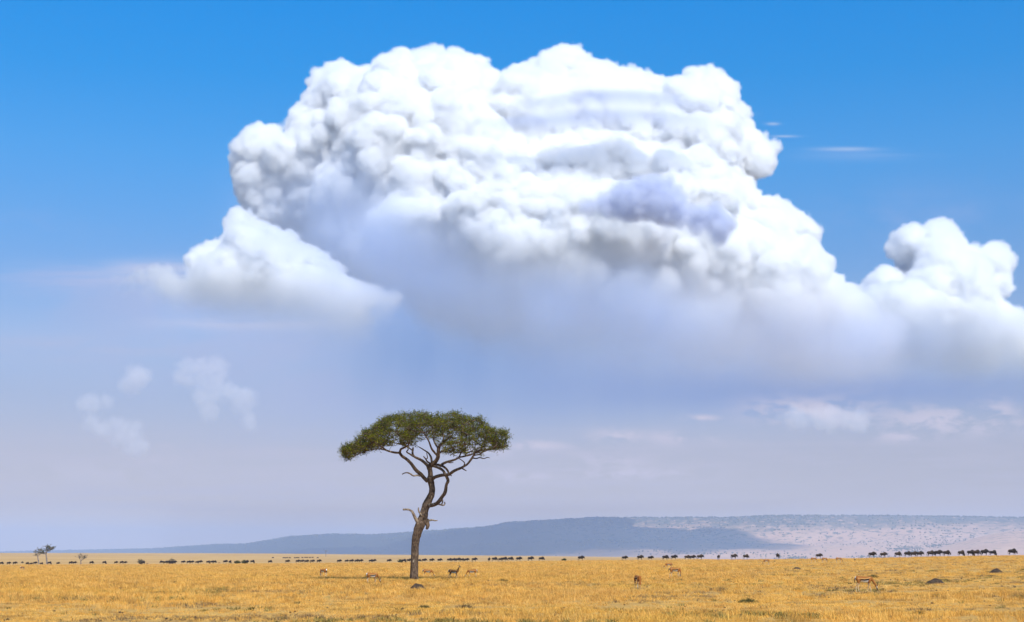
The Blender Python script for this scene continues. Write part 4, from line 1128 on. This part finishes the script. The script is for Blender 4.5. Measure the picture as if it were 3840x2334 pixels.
# wildebeest: nose towards +x, feet at z = 0, hump 1.35 m
def gnu_chains(pose, step):
    body = [(-.84, 0, .98, .19), (-.62, 0, .99, .26), (-.3, 0, .95, .30), (.05, 0, .93, .33), (.30, 0, .98, .35), (.48, 0, 1.02, .32), (.64, 0, 1.00, .24)]
    if pose == 'walk': neck = [(.58, 0, 1.06, .20), (.76, 0, 1.04, .15), (.92, 0, 1.06, .13), (1.04, 0, 1.0, .12), (1.13, 0, .86, .095), (1.19, 0, .74, .075), (1.21, 0, .69, .07)]
    elif pose == 'low': neck = [(.58, 0, 1.04, .20), (.76, 0, .94, .15), (.90, 0, .86, .13), (1.0, 0, .78, .12), (1.07, 0, .64, .095), (1.11, 0, .52, .075)]
    else: neck = [(.58, 0, 1.0, .20), (.72, 0, .80, .15), (.83, 0, .58, .12), (.89, 0, .44, .115), (.94, 0, .28, .09), (.97, 0, .14, .07)]
    h0 = neck[2][2]; ch = [body, neck, [(.0, 0, 1.20, .10), (.25, 0, 1.29, .13), (.48, 0, 1.32, .13), (.68, 0, 1.24, .10), (.86, 0, h0 + .13, .09)]]
    s = step
    for y, d in ((.13, s), (-.13, -s)):
        ch.append([(-.66, y, .92, .17), (-.56 + d * .4, y * 1.1, .68, .11), (-.74 + d, y, .45, .05), (-.70 + d * 1.2, y, .22, .036), (-.69 + d * 1.3, y, .06, .042), (-.65 + d * 1.3, y, .03, .05)])
        ch.append([(.42, y, .84, .15), (.40 - d * .3, y, .62, .08), (.42 - d * .8, y, .38, .046), (.41 - d * 1.1, y, .18, .036), (.42 - d * 1.2, y, .06, .042), (.45 - d * 1.2, y, .03, .05)])
    h = neck[3]
    for y in (.09, -.09): ch.append([(h[0] - .05, y, h[2] + .06, .04), (h[0] - .12, y * 2.0, h[2] + .05, .045), (h[0] - .17, y * 2.6, h[2] + .0, .02)])
    return ch
def paint_gnu(tone):
    def f(co, no):
        x, y, z = co.T; n = len(co)
        base = np.tile(np.array(tone), (n, 1))
        base = mix3(base, np.array(tone) * 1.9 + (.012, .008, .004), np.clip((no[:, 2] - .1) * 1.1, 0, 1) * (z > .8))    # paler where the back faces up
        stripes = (np.sin(x * 42 + y * 3) > .3) & (x > .0) & (x < .62) & (z > .8)
        base = np.where(stripes[:, None], base * .6, base)
        base = np.where((x > .62)[:, None], np.array(tone) * .45, base)
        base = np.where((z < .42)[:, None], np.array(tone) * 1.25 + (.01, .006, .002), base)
        return base
    return f

GNU_X = [  # photograph px, heading, pose, size, dist
    (6, 0), (33, 0), (56, 5), (103, 0, 'graze', .9, 330), (117, 10, 'low', .75, 345), (132, 0, 'low'), (156, 0, 'graze', .8, 345), (186, 0, 'graze'), (218, 0, 'low', .8, 335), (266, 0, 'walk'), (280, 0, 'low', .95), (344, 5, 'low'), (392, 10, 'graze'),
    (435, 0, 'walk', .85), (456, 0, 'walk', .9), (469, 0, 'low', .85), (537, 0, 'graze', .9), (607, 180, 'low', 1.05), (621, 0, 'low', .95, 325), (632, 5, 'low'), (642, 0, 'graze', .95, 322), (655, 0, 'walk'), (687, 10, 'walk'), (708, 0, 'walk'), (720, 0, 'low', .95, 318),
    (739, 40, 'low', .8, 322), (750, 0, 'walk', 1.05), (781, 30, 'graze', .9), (796, 0, 'low', .95), (805, 0, 'low', .95, 318), (845, 5, 'walk', 1.08), (863, 70, 'graze', 1.0), (925, 40, 'low', 1.0), (947, 20, 'graze', 1.1), (1013, 0, 'low', .95), (1078, 0, 'walk', 1.02),
    (1117, 0, 'low', 1.02), (1133, 10, 'low', 1.0, 312), (1150, 0, 'walk', 1.0), (1171, 10, 'low', 1.05), (1196, 5, 'walk', 1.1), (1272, 0, 'walk', 1.03), (1300, 0, 'low', .9, 318), (1318, 0, 'walk', 1.08), (1338, 0, 'walk', 1.05), (1353, 5, 'walk', 1.05, 312), (1391, 0, 'low', 1.0), (1402, 5, 'low', 1.05, 314),
    (1459, 0, 'walk', 1.08), (1515, 20, 'graze', 1.05), (1533, 0, 'low', 1.08), (1572, 0, 'low', .85, 320), (1591, 0, 'walk', 1.08), (1619, 5, 'walk', 1.05), (1649, 0, 'walk', 1.08), (1686, 0, 'low', 1.05), (1701, 0, 'low', .98, 318), (1718, 0, 'walk', 1.1), (1733, 0, 'low', .9, 316), (1750, 0, 'walk', .95, 312), (1779, 5, 'walk', 1.08),
    (1834, 60, 'walk', 1.0, 312), (1855, 5, 'low', 1.12), (1877, 0, 'low', .9, 312), (1892, 0, 'low', 1.15), (1915, 0, 'low', 1.1), (1946, 10, 'walk', 1.12), (1990, 0, 'low', 1.15), (2031, 0, 'low', 1.05), (2179, 0, 'walk', 1.15),
    (2343, 0, 'low', .92), (2401, 0, 'low', 1.12), (2440, 0, 'low', .88), (2496, 0, 'low', 1.12), (2528, 0, 'walk', 1.1), (2578, 0, 'low', 1.0), (2598, 0, 'low', .98, 300), (2626, 5, 'walk', 1.15), (2695, 55, 'walk', .98), (2753, 10, 'walk', 1.15), (2798, 0, 'low', 1.0), (2918, 235, 'walk', 1.2),
    (3072, 0, 'walk', .95, 302), (3272, 5, 'walk', 1.12), (3314, 0, 'walk', 1.0), (3369, 0, 'low', 1.0), (3405, 0, 'low', 1.05), (3428, 0, 'low', 1.05, 290), (3450, 0, 'walk', 1.05), (3492, 0, 'low', 1.15), (3520, 0, 'low', 1.2, 292), (3552, 0, 'low', 1.1), (3607, 10, 'graze', 1.05, 296), (3643, 0, 'graze', 1.12), (3663, 0, 'low', 1.1, 296), (3694, 0, 'walk', 1.25), (3726, 0, 'graze', 1.0, 298), (3799, 0, 'low', 1.28)]
ORD = ['first', 'second', 'third', 'fourth', 'fifth', 'sixth', 'seventh', 'eighth', 'ninth', 'tenth', 'eleventh', 'twelfth', 'thirteenth', 'fourteenth', 'fifteenth', 'sixteenth', 'seventeenth', 'eighteenth', 'nineteenth', 'twentieth', 'twenty-first', 'twenty-second', 'twenty-third', 'twenty-fourth', 'twenty-fifth']
MARKS = [(-50, 'the left edge'), (176, 'the larger far-left acacia'), (304, 'the small bare forked tree'), (528, 'the grey thorn bush'), (919, 'the round green bush'), (1554, 'the big acacia trunk'), (2116, 'the small lone dark bush'), (2910, None)]
def build_wildebeest():
    cm = coat_mat('wildebeest_coat', .4, 9); hm, N, p = material('gnu_horn', .5, .3); p.inputs['Base Color'].default_value = (.05, .042, .035, 1)
    tm, N, p = material('black_hair'); p.inputs['Base Color'].default_value = (.012, .009, .008, 1)
    tone = {'dark': (.015, .010, .0075), 'brown': (.030, .020, .013)}
    pr = {}
    for tn in tone:
        for pose in ('walk', 'low', 'graze'):
            for st in ((.0, .11) if pose != 'graze' else (.03,)):
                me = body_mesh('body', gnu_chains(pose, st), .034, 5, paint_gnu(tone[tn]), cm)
                h = gnu_chains(pose, st)[1][3]; hs = []
                for s in (1, -1):
                    hs.append(horn_mesh('horn', [(h[0] - .02, s * .07, h[2] + .10), (h[0] + .0, s * .20, h[2] + .06), (h[0] + .05, s * .36, h[2] + .14), (h[0] + .02, s * .30, h[2] + .32)], .05, .018, hm, False))
                T = Tubes(); T.add([(-.93, 0, 1.05), (-1.02, 0, .9), (-1.03, 0, .6), (-1.0, 0, .34)], [.03, .045, .06, .02], 6); tail = T.mesh('tail', tm)
                T = Tubes(); T.add([(.50, 0, .92), (.70, 0, h[2] - .16), (h[0], 0, h[2] - .20)], [.05, .09, .04], 6); beard = T.mesh('beard', tm)
                pr.setdefault((tn, pose), []).append((me, hs, tail, beard))
    rs = np.random.RandomState(3); cnt = {}
    for q in GNU_X:
        px, hd = q[0], q[1]; pose = q[2] if len(q) > 2 else 'low'; sc = q[3] if len(q) > 3 else 1.0
        if pose == 'low' and rs.rand() < .5: pose = 'walk'
        Y = np.interp(px, _cx, _cd) + (3 if px > 700 else 14) + ((q[4] - 300) * .5 if len(q) > 4 else 0)
        if px < 1650: sc = .92 + (sc - 1) * .5
        else: sc = 1 + (sc - 1.1) * .6
        loc = place_d(px, Y)
        tn = 'brown' if (px > 2700 and rs.rand() < .7) or rs.rand() < .15 else 'dark'
        v = pr[tn, pose]; me, hs, tail, beard = v[int(rs.randint(len(v)))]
        if px > 2910: side = ', walking right' if abs(hd) < 30 else ''
        do = {'walk': 'walking', 'low': 'walking with lowered head', 'graze': 'grazing'}[pose]
        if px == 2918: lab = 'wildebeest turned away with pale rump, standing alone above the small gazelle'
        elif px > 2918:
            right = sorted([w[0] for w in GNU_X if w[0] > 2918], reverse=True).index(px)
            lab = f'{tn} wildebeest {do}, {ORD[right]} from the right edge'
        else:
            i = max(j for j in range(len(MARKS)) if MARKS[j][0] < px); w = [z[0] for z in GNU_X if MARKS[i][0] < z[0] <= px]
            lab = f'{tn} wildebeest {do}, {ORD[len(w) - 1]} to the right of {MARKS[i][1]}'
        root = obj('wildebeest', None, loc=loc + Vector((0, 0, -.03))); tag(root, lab, 'wildebeest', 'wildebeest herd filing along the rise')
        root.rotation_euler = (0, 0, math.radians(hd + rs.normal(0, 6))); root.scale = (sc * .76 * rs.uniform(.98, 1.04), sc * .85, sc * rs.uniform(.97, 1.03))
        obj('body', me, root)
        for h in hs: obj('horn', h, root)
        obj('tail', tail, root); obj('beard', beard, root)
    # specks of the same herd far down the plain
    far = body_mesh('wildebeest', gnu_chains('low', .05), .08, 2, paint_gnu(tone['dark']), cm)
    for i, px in enumerate((1023, 1063, 1070, 1077, 1087, 1106, 1112, 1119, 1134, 1144, 1152, 1162, 1172, 1191)):
        loc = place(px, 2096.5 + (i % 3) * .3 - (1.2 if 1130 < px < 1180 else 0))
        o = obj('wildebeest', far, loc=loc); o.rotation_euler = (0, 0, math.radians(rs.choice([0, 180, 20]))); o.scale = (.85, .9, 1.0)
        tag(o, 'tiny dark far-off wildebeest in a thin row on the distant plain', 'wildebeest', 'tiny far-off wildebeest in a row on the plain')

def build_birds():
    m, N, p = material('dark_feathers'); p.inputs['Base Color'].default_value = (.03, .028, .03, 1)
    labs = ['highest of the soaring birds, wings level, against the pale cloud', 'leftmost soaring bird, below the highest one', 'soaring bird right of the highest one, tilted wings', 'soaring bird in the middle of the flock over a grey band of cloud', 'rightmost soaring bird, far from the others', 'lowest soaring bird, banked, well above the plain']
    for i, ((px, py, w), roll) in enumerate(zip(((914, 1211, 9), (862, 1223, 7), (990, 1233, 7), (945, 1314, 6), (1104, 1346, 6), (1014, 1433, 5)), (0, .05, .3, -.1, .1, .45))):
        Y = 1.9 * F / w * .9; T = Tubes()
        T.add([(.42, 0, 0), (.3, 0, .02), (.05, 0, 0), (-.3, 0, 0), (-.5, 0, .0)], [.03, .07, .12, .08, .02], 6)
        root = obj('bird', None, loc=at(px, py, Y)); tag(root, labs[i], 'bird', 'large birds soaring in front of the clouds')
        obj('body', T.mesh('body', m), root)
        for s in (1, -1):
            V = [(.16, s * .05, .02), (-.2, s * .05, .0), (.20, s * .45, .16), (-.2, s * .45, .13), (.1, s * .8, .18), (-.18, s * .75, .17), (-.02, s * 1.02, .22), (-.14, s * .98, .21)]
            V2 = [(a, b, c + .03) for a, b, c in V[:6]] + [(a, b, c + .01) for a, b, c in V[6:]]
            Fc = []
            for a in (0, 2, 4): Fc += [(a, a + 1, a + 3, a + 2), (a + 8, a + 10, a + 11, a + 9), (a, a + 2, a + 10, a + 8), (a + 1, a + 9, a + 11, a + 3)]
            Fc += [(6, 7, 15, 14), (0, 8, 9, 1)]
            obj('wing', mesh_from('wing', np.array(V + V2), np.array(Fc), [m]), root)
        root.rotation_euler = (roll, 0, PI / 2 + roll * .6)

def build_mounds(only_spots=False):
    m, N, p = material('mound_soil', .95, .1)
    tc = N.new('ShaderNodeTexCoord'); a = N.noise(tc.outputs['Object'], 9, 5, .65)
    N.link(N.mix(N.maprange(a, .35, .65), (.032, .022, .015), (.085, .06, .04)), p.inputs['Base Color'])
    bp = N.new('ShaderNodeBump'); bp.inputs['Distance'].default_value = .05; N.link(a, bp.inputs['Height']); N.link(bp.outputs[0], p.inputs['Normal'])
    rows = [(1566, 2212, 80, 21, 'dark brown earth mound in front of the acacia trunk'),
            (3508, 2190, 96, 17, 'wide dark earth mound right of the largest gazelle'),
            (3737, 2150, 62, 15, 'earth mound on the slope near the right edge'),
            (2990, 2136, 46, 9, 'low dark mound below the pale-bellied wildebeest'),
            (2602, 2137, 22, 5, 'tiny dark mound right of the long-horned gazelle'),
            (2905, 2107, 16, 4, 'small grey mound at the feet of the pale-bellied wildebeest'),
            (3206, 2103, 16, 5, 'small brown mound on the crest right of three far gazelles'),
            (1648, 2206, 16, 5, 'tiny dark clod mound right of the acacia mound'),
            (439, 2161, 16, 5, 'small dark mound in the grass at the left')]
    if only_spots: return [(place(q[0], q[1]).x, place(q[0], q[1]).y, q[2] * .5 * place(q[0], q[1]).y / F + .1) for q in rows]
    for i, (px, py, w, h, lab) in enumerate(rows):
        loc = place(px, py); k = loc.y / F; w *= k; h *= k
        rs = np.random.RandomState(i); n, na = 12, 26; V = []
        for a in range(n):
            f = a / (n - 1); r = f * w / 2
            for b in range(na):
                t = b / na * 2 * PI; lx = r * math.cos(t) * (1 + .12 * math.sin(2 * t + i)); ly = r * math.sin(t) * .8
                z = h * 1.25 * (math.cos(f * PI) * .5 + .5) ** .8 - .05
                V.append((lx, ly, z))
        V = np.array(V); V[:, 2] += (vnoise(V + 40, w * .16, i) - .5) * h * .42 * (V[:, 2] > .02); V += (vnoise(V + 40, .06, i + 9) - .5)[:, None] * .03
        V[:na] = V[:na].mean(0)
        Fc = [(a * na + b, (a + 1) * na + b, (a + 1) * na + (b + 1) % na, a * na + (b + 1) % na) for a in range(n - 1) for b in range(na)]
        o = obj('earth_mound', mesh_from('earth_mound', V, np.array(Fc), [m], True), loc=loc); tag(o, lab, 'mound', 'dark earth mounds in the grass')

def build_tussocks():
    ol = leaf_mat('olive_grass', [(.06, .055, .02), (.13, .12, .04), (.22, .17, .06)], .3, 3); bn = leaf_mat('brown_grass', [(.10, .07, .035), (.2, .14, .07), (.3, .21, .10)], .3, 3)
    rows = [(2805, 2262, 82, 20, ol, 'wide olive grass tussock in the cropped grass, largest one at right'), (3273, 2168, 44, 14, ol, 'olive tussock directly behind the largest gazelle'), (2690, 2216, 92, 16, bn, 'long brown withered tussock left of the olive one'),
            (1745, 2284, 64, 18, bn, 'brown tussock low in the picture right of the acacia mound'), (1885, 2186, 62, 16, ol, 'yellow-green tussock in the tall grass right of the gazelles'), (2990, 2216, 40, 12, ol, 'small dark olive tussock right of centre, between mounds'),
            (652, 2192, 22, 12, ol, 'small green tussock at the left of the plain'), (1590, 2283, 46, 15, ol, 'grey-green weed tussock below the acacia mound'), (1130, 2192, 34, 10, bn, 'small brown tussock left of the grazing gazelles'),
            (3050, 2312, 60, 14, bn, 'flat brown tussock near the lower right edge'), (3442, 2304, 54, 14, ol, 'dull olive tussock low down at right')]
    for i, (px, py, w, h, m, lab) in enumerate(rows):
        loc = place(px, py); k = loc.y / F; w *= k; h *= k; rs = np.random.RandomState(90 + i); V, Fc = [], []
        for _ in range(420):
            a = rs.rand() * 2 * PI; r = rs.rand() ** .7; b = np.array([math.cos(a) * r * w / 2, math.sin(a) * r * w * .35, -.02]); hh = h * rs.uniform(.5, 1.15) * (1 - .6 * r * r)
            d = np.array([rs.normal(0, .5), rs.normal(0, .5), 0]) * hh; s = np.array([1, 0, 0]) * rs.uniform(.005, .011); q = len(V)
            for t, ww in ((0, 1), (.6, .7), (1, .2)): c = b + d * t * t + np.array([0, 0, hh * t]); V += [c - s * ww, c + s * ww]
            Fc += [(q, q + 1, q + 3, q + 2), (q + 2, q + 3, q + 5, q + 4)]
        o = obj('tussock', mesh_from('tussock', np.array(V), np.array(Fc), [m]), loc=loc); tag(o, lab, 'tussock', 'darker tussocks in the short grass')
HAZE_COLOR = (.58, .72, 1, 1)
HAZE_DENSITY = 8.5e-5
scene.cycles.transparent_max_bounces = 16
build_ground()
_g, _p, _t = build_hills()
build_hill_bushes(_g, _p, _t)
build_acacia()
build_far_trees()
CLEAR = build_gazelles(True) + build_mounds(True)
build_grass()
build_mounds()
build_tussocks()
build_gazelles()
build_wildebeest()
build_birds()
scene.cycles.volume_bounces = 14
scene.cycles.max_bounces = 16
scene.cycles.volume_step_rate = 1.4
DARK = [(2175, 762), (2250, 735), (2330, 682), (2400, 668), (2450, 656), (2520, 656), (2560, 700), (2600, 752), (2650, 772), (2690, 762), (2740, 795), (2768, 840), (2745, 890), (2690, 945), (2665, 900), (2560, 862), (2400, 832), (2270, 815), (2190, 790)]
SCRAP_A = [(655, 1350), (760, 1335), (860, 1355), (850, 1395), (880, 1440), (950, 1455), (950, 1530), (968, 1580), (938, 1645), (915, 1560), (880, 1512), (830, 1520), (818, 1560), (805, 1592), (765, 1545), (730, 1512), (712, 1450), (660, 1430)]
SCRAP_B = [(295, 1505), (340, 1478), (430, 1488), (432, 1518), (372, 1535), (390, 1568), (480, 1566), (572, 1580), (540, 1620), (548, 1700), (500, 1705), (420, 1650), (330, 1612), (295, 1560)]
SCRAP_C = [(462, 1420), (500, 1385), (555, 1380), (560, 1430), (500, 1470), (465, 1460)]
SCRAP_D = [(2900, 1560), (3000, 1535), (3080, 1520), (3190, 1530), (3270, 1565), (3240, 1605), (3100, 1612), (2980, 1595)]
SCRAP_E = [(2170, 1770), (2230, 1725), (2300, 1705), (2335, 1720), (2290, 1765), (2210, 1790)]
def arc_grid(vox, arcs, Y, d0, d1):
    """smooth lens-shaped veil: arcs of (centre x, half length, y at centre, sag, half thickness, strength)"""
    lo, hi = np.array([1700., 225.]), np.array([2900., 505.]); nx, nz, ny = int(1200 / vox), int(280 / vox), int((d1 - d0) / vox)
    X = lo[0] + vox * (np.arange(nx) + .5); Zp = hi[1] - vox * (np.arange(nz) + .5); Dp = np.linspace(-1, 1, ny)
    dens = np.zeros((nx, ny, nz), np.float32)
    for cx, hl, cy, sag, th, st in arcs:
        u = (X[:, None, None] - cx) / hl; yc = cy + sag * u * u + 10 * Dp[None, :, None] ** 2
        q = (Zp[None, None, :] - yc)
        prof = np.where(q < 0, np.exp(-(q / (th * .35)) ** 2), np.exp(-(q / (th * 1.6)) ** 2))
        dens += st * prof * np.clip(1 - u * u, 0, 1) * (1 - Dp[None, :, None] ** 2)
    return dict(lo=lo, hi=hi, d0=d0, n=(nx, ny, nz), vox=vox, Y=Y, dens=dens)
def veil_grid(vox, spots, Y, depth, x0, x1, y0, y1):
    """added blue haze in front of the great cloud: soft patches of (px, py, rx, ry, weight)"""
    lo, hi = np.array(pl(x0, y0)), np.array(pl(x1, y1)); nx, nz, ny = int((hi[0] - lo[0]) / vox), int((hi[1] - lo[1]) / vox), int(depth / vox)
    X = lo[0] + vox * (np.arange(nx) + .5); Zp = hi[1] - vox * (np.arange(nz) + .5); Dp = np.linspace(-1, 1, ny)
    d2 = np.zeros((nx, nz))
    for cx, cy, rx, ry, w in spots:
        gx, gy = pl(cx, cy); gx = 1920 + (gx - 1920); d2 += w * np.exp(-np.abs((X[:, None] - gx) / rx) ** 2.4 - np.abs((Zp[None] - gy) / ry) ** 2.4)
    A, B, C = np.meshgrid(X, Dp * depth / 2, Zp, indexing='ij'); P = np.stack([A.ravel(), B.ravel(), C.ravel()], 1) + 5000
    n = (.6 * vnoise(P, 230, 1) + .4 * vnoise(P * (1, 1, .35), 90, 2)).reshape(nx, ny, nz)
    e = np.minimum(np.minimum(X - lo[0], hi[0] - X)[:, None], np.minimum(Zp - lo[1], hi[1] - Zp)[None]) / 120
    dens = (d2 * np.clip(e, 0, 1))[:, None, :] * (1 - Dp[None, :, None] ** 2) * np.clip(.35 + 1.5 * (n - .1), .2, 1.6)
    return dict(lo=lo, hi=hi, d0=-depth / 2, n=(nx, ny, nz), vox=vox, Y=Y, dens=dens.astype(np.float32))
def build_clouds():
    cm = cloud_mat('cloud_vapour', .55, .3, color=(.984, .992, 1.0))
    G = cloud_grid(MAIN, YM, VX, dep=dep_main, seed=3, fade=((1300, 1380, 880), (3000, 1610, 1110)), fall=6.5, holes=((1330, 860, 170, 80, 2.6), (1600, 1040, 150, 70, 2.0)))
    o = volume_object('cumulus_cloud', G, cm)
    tag(o, 'huge white cumulus cloud towering over the plain with blue-grey shaded base', 'cloud')
    G = cloud_grid(RIGHT, 12500., VX + 2, nbig=140, nedge=260, seed=5, dep=lambda x, y: -.4 * max(0, y - 900), fade=((3000, 1520, 1180), (3800, 1540, 1180)))
    o = volume_object('cumulus_cloud', G, cloud_mat('cloud_vapour_far', .55, .3, color=(.984, .992, 1.0)))
    tag(o, 'white cumulus cloud with two knobbly towers at the right edge of the sky', 'cloud')
    G = cloud_grid(LEFT, 7300., VX + 1, nbig=140, nedge=260, seed=8, depth=700, dep=dep_left, rmax=130, puff=((200, 60), (100, 52), (52, 36), (26, 22)), fade=((700, 1290, 960), (1400, 1380, 1040)), fall=6)
    o = volume_object('cumulus_cloud', G, cm)
    tag(o, 'smaller bright peaked cumulus in front of the left flank of the huge one', 'cloud')
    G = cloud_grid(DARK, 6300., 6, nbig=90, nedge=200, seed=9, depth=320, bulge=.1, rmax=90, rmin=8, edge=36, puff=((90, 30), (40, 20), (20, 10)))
    o = volume_object('shaded_cloud', G, cloud_mat('shade_grey_vapour', .35, color=(.78, .82, .92)))  # grey albedo carries the shade another cloud would throw on it
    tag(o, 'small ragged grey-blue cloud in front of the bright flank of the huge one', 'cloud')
    G = arc_grid(8, ((2330, 430, 300, 62, 26, 1.0), (2300, 480, 376, 52, 26, .9), (2050, 330, 405, 20, 20, .5)), 7300., -60, 60)
    o = volume_object('lens_cloud', G, cloud_mat('veil_vapour', .12, color=(.62, .68, .84)))  # low albedo stands in for the shading along the arcs
    tag(o, 'smooth grey lens-shaped veil lying across the top of the huge cloud', 'cloud')
    G = veil_grid(18, ((1210, 800, 260, 190, .8), (1480, 940, 300, 170, .95), (1780, 1120, 330, 130, .7), (2220, 1130, 380, 130, .8), (2680, 1250, 500, 150, .8), (3420, 1290, 420, 120, .85), (1010, 1180, 380, 110, .55)), 6150., 440, 350, 3900, 480, 1640)
    o = volume_object('haze_wash', G, cloud_mat('haze_wash_vapour', VEIL, .0, color=(.61, .745, 1.0)))  # haze layer added to brighten the dark cloud undersides with a blue wash
    tag(o, 'added pale blue haze washing over the dark underside of the huge cloud', 'rain', kind='stuff')
    torn = cloud_mat('torn_vapour', TORN, .0, color=(.965, .945, .97))
    for sd_, P_, lab in ((41, SCRAP_A, 'torn pale cloud scrap arching low in the sky left of the acacia'), (42, SCRAP_B, 'ragged pinkish cloud scrap lowest on the left, above the far trees'), (43, SCRAP_C, 'tiny round cloud scrap between the two larger torn ones at left'),
                         (44, SCRAP_D, 'long low pale cloud strip beneath the huge cloud at right')):
        G = cloud_grid(P_, 14500., 7, nbig=90, nedge=200, seed=sd_, depth=200, bulge=.1, rmax=46, rmin=6, edge=22, puff=((60, 18), (28, 16), (14, 9)))
        o = volume_object('scrap_cloud', G, torn); tag(o, lab, 'cloud', 'torn pale scraps of cloud low in the sky')
    print('clouds', time.time(), file=sys.stderr)
VX = 7
VEIL = .05
TORN = .055
build_clouds()
build_haze()
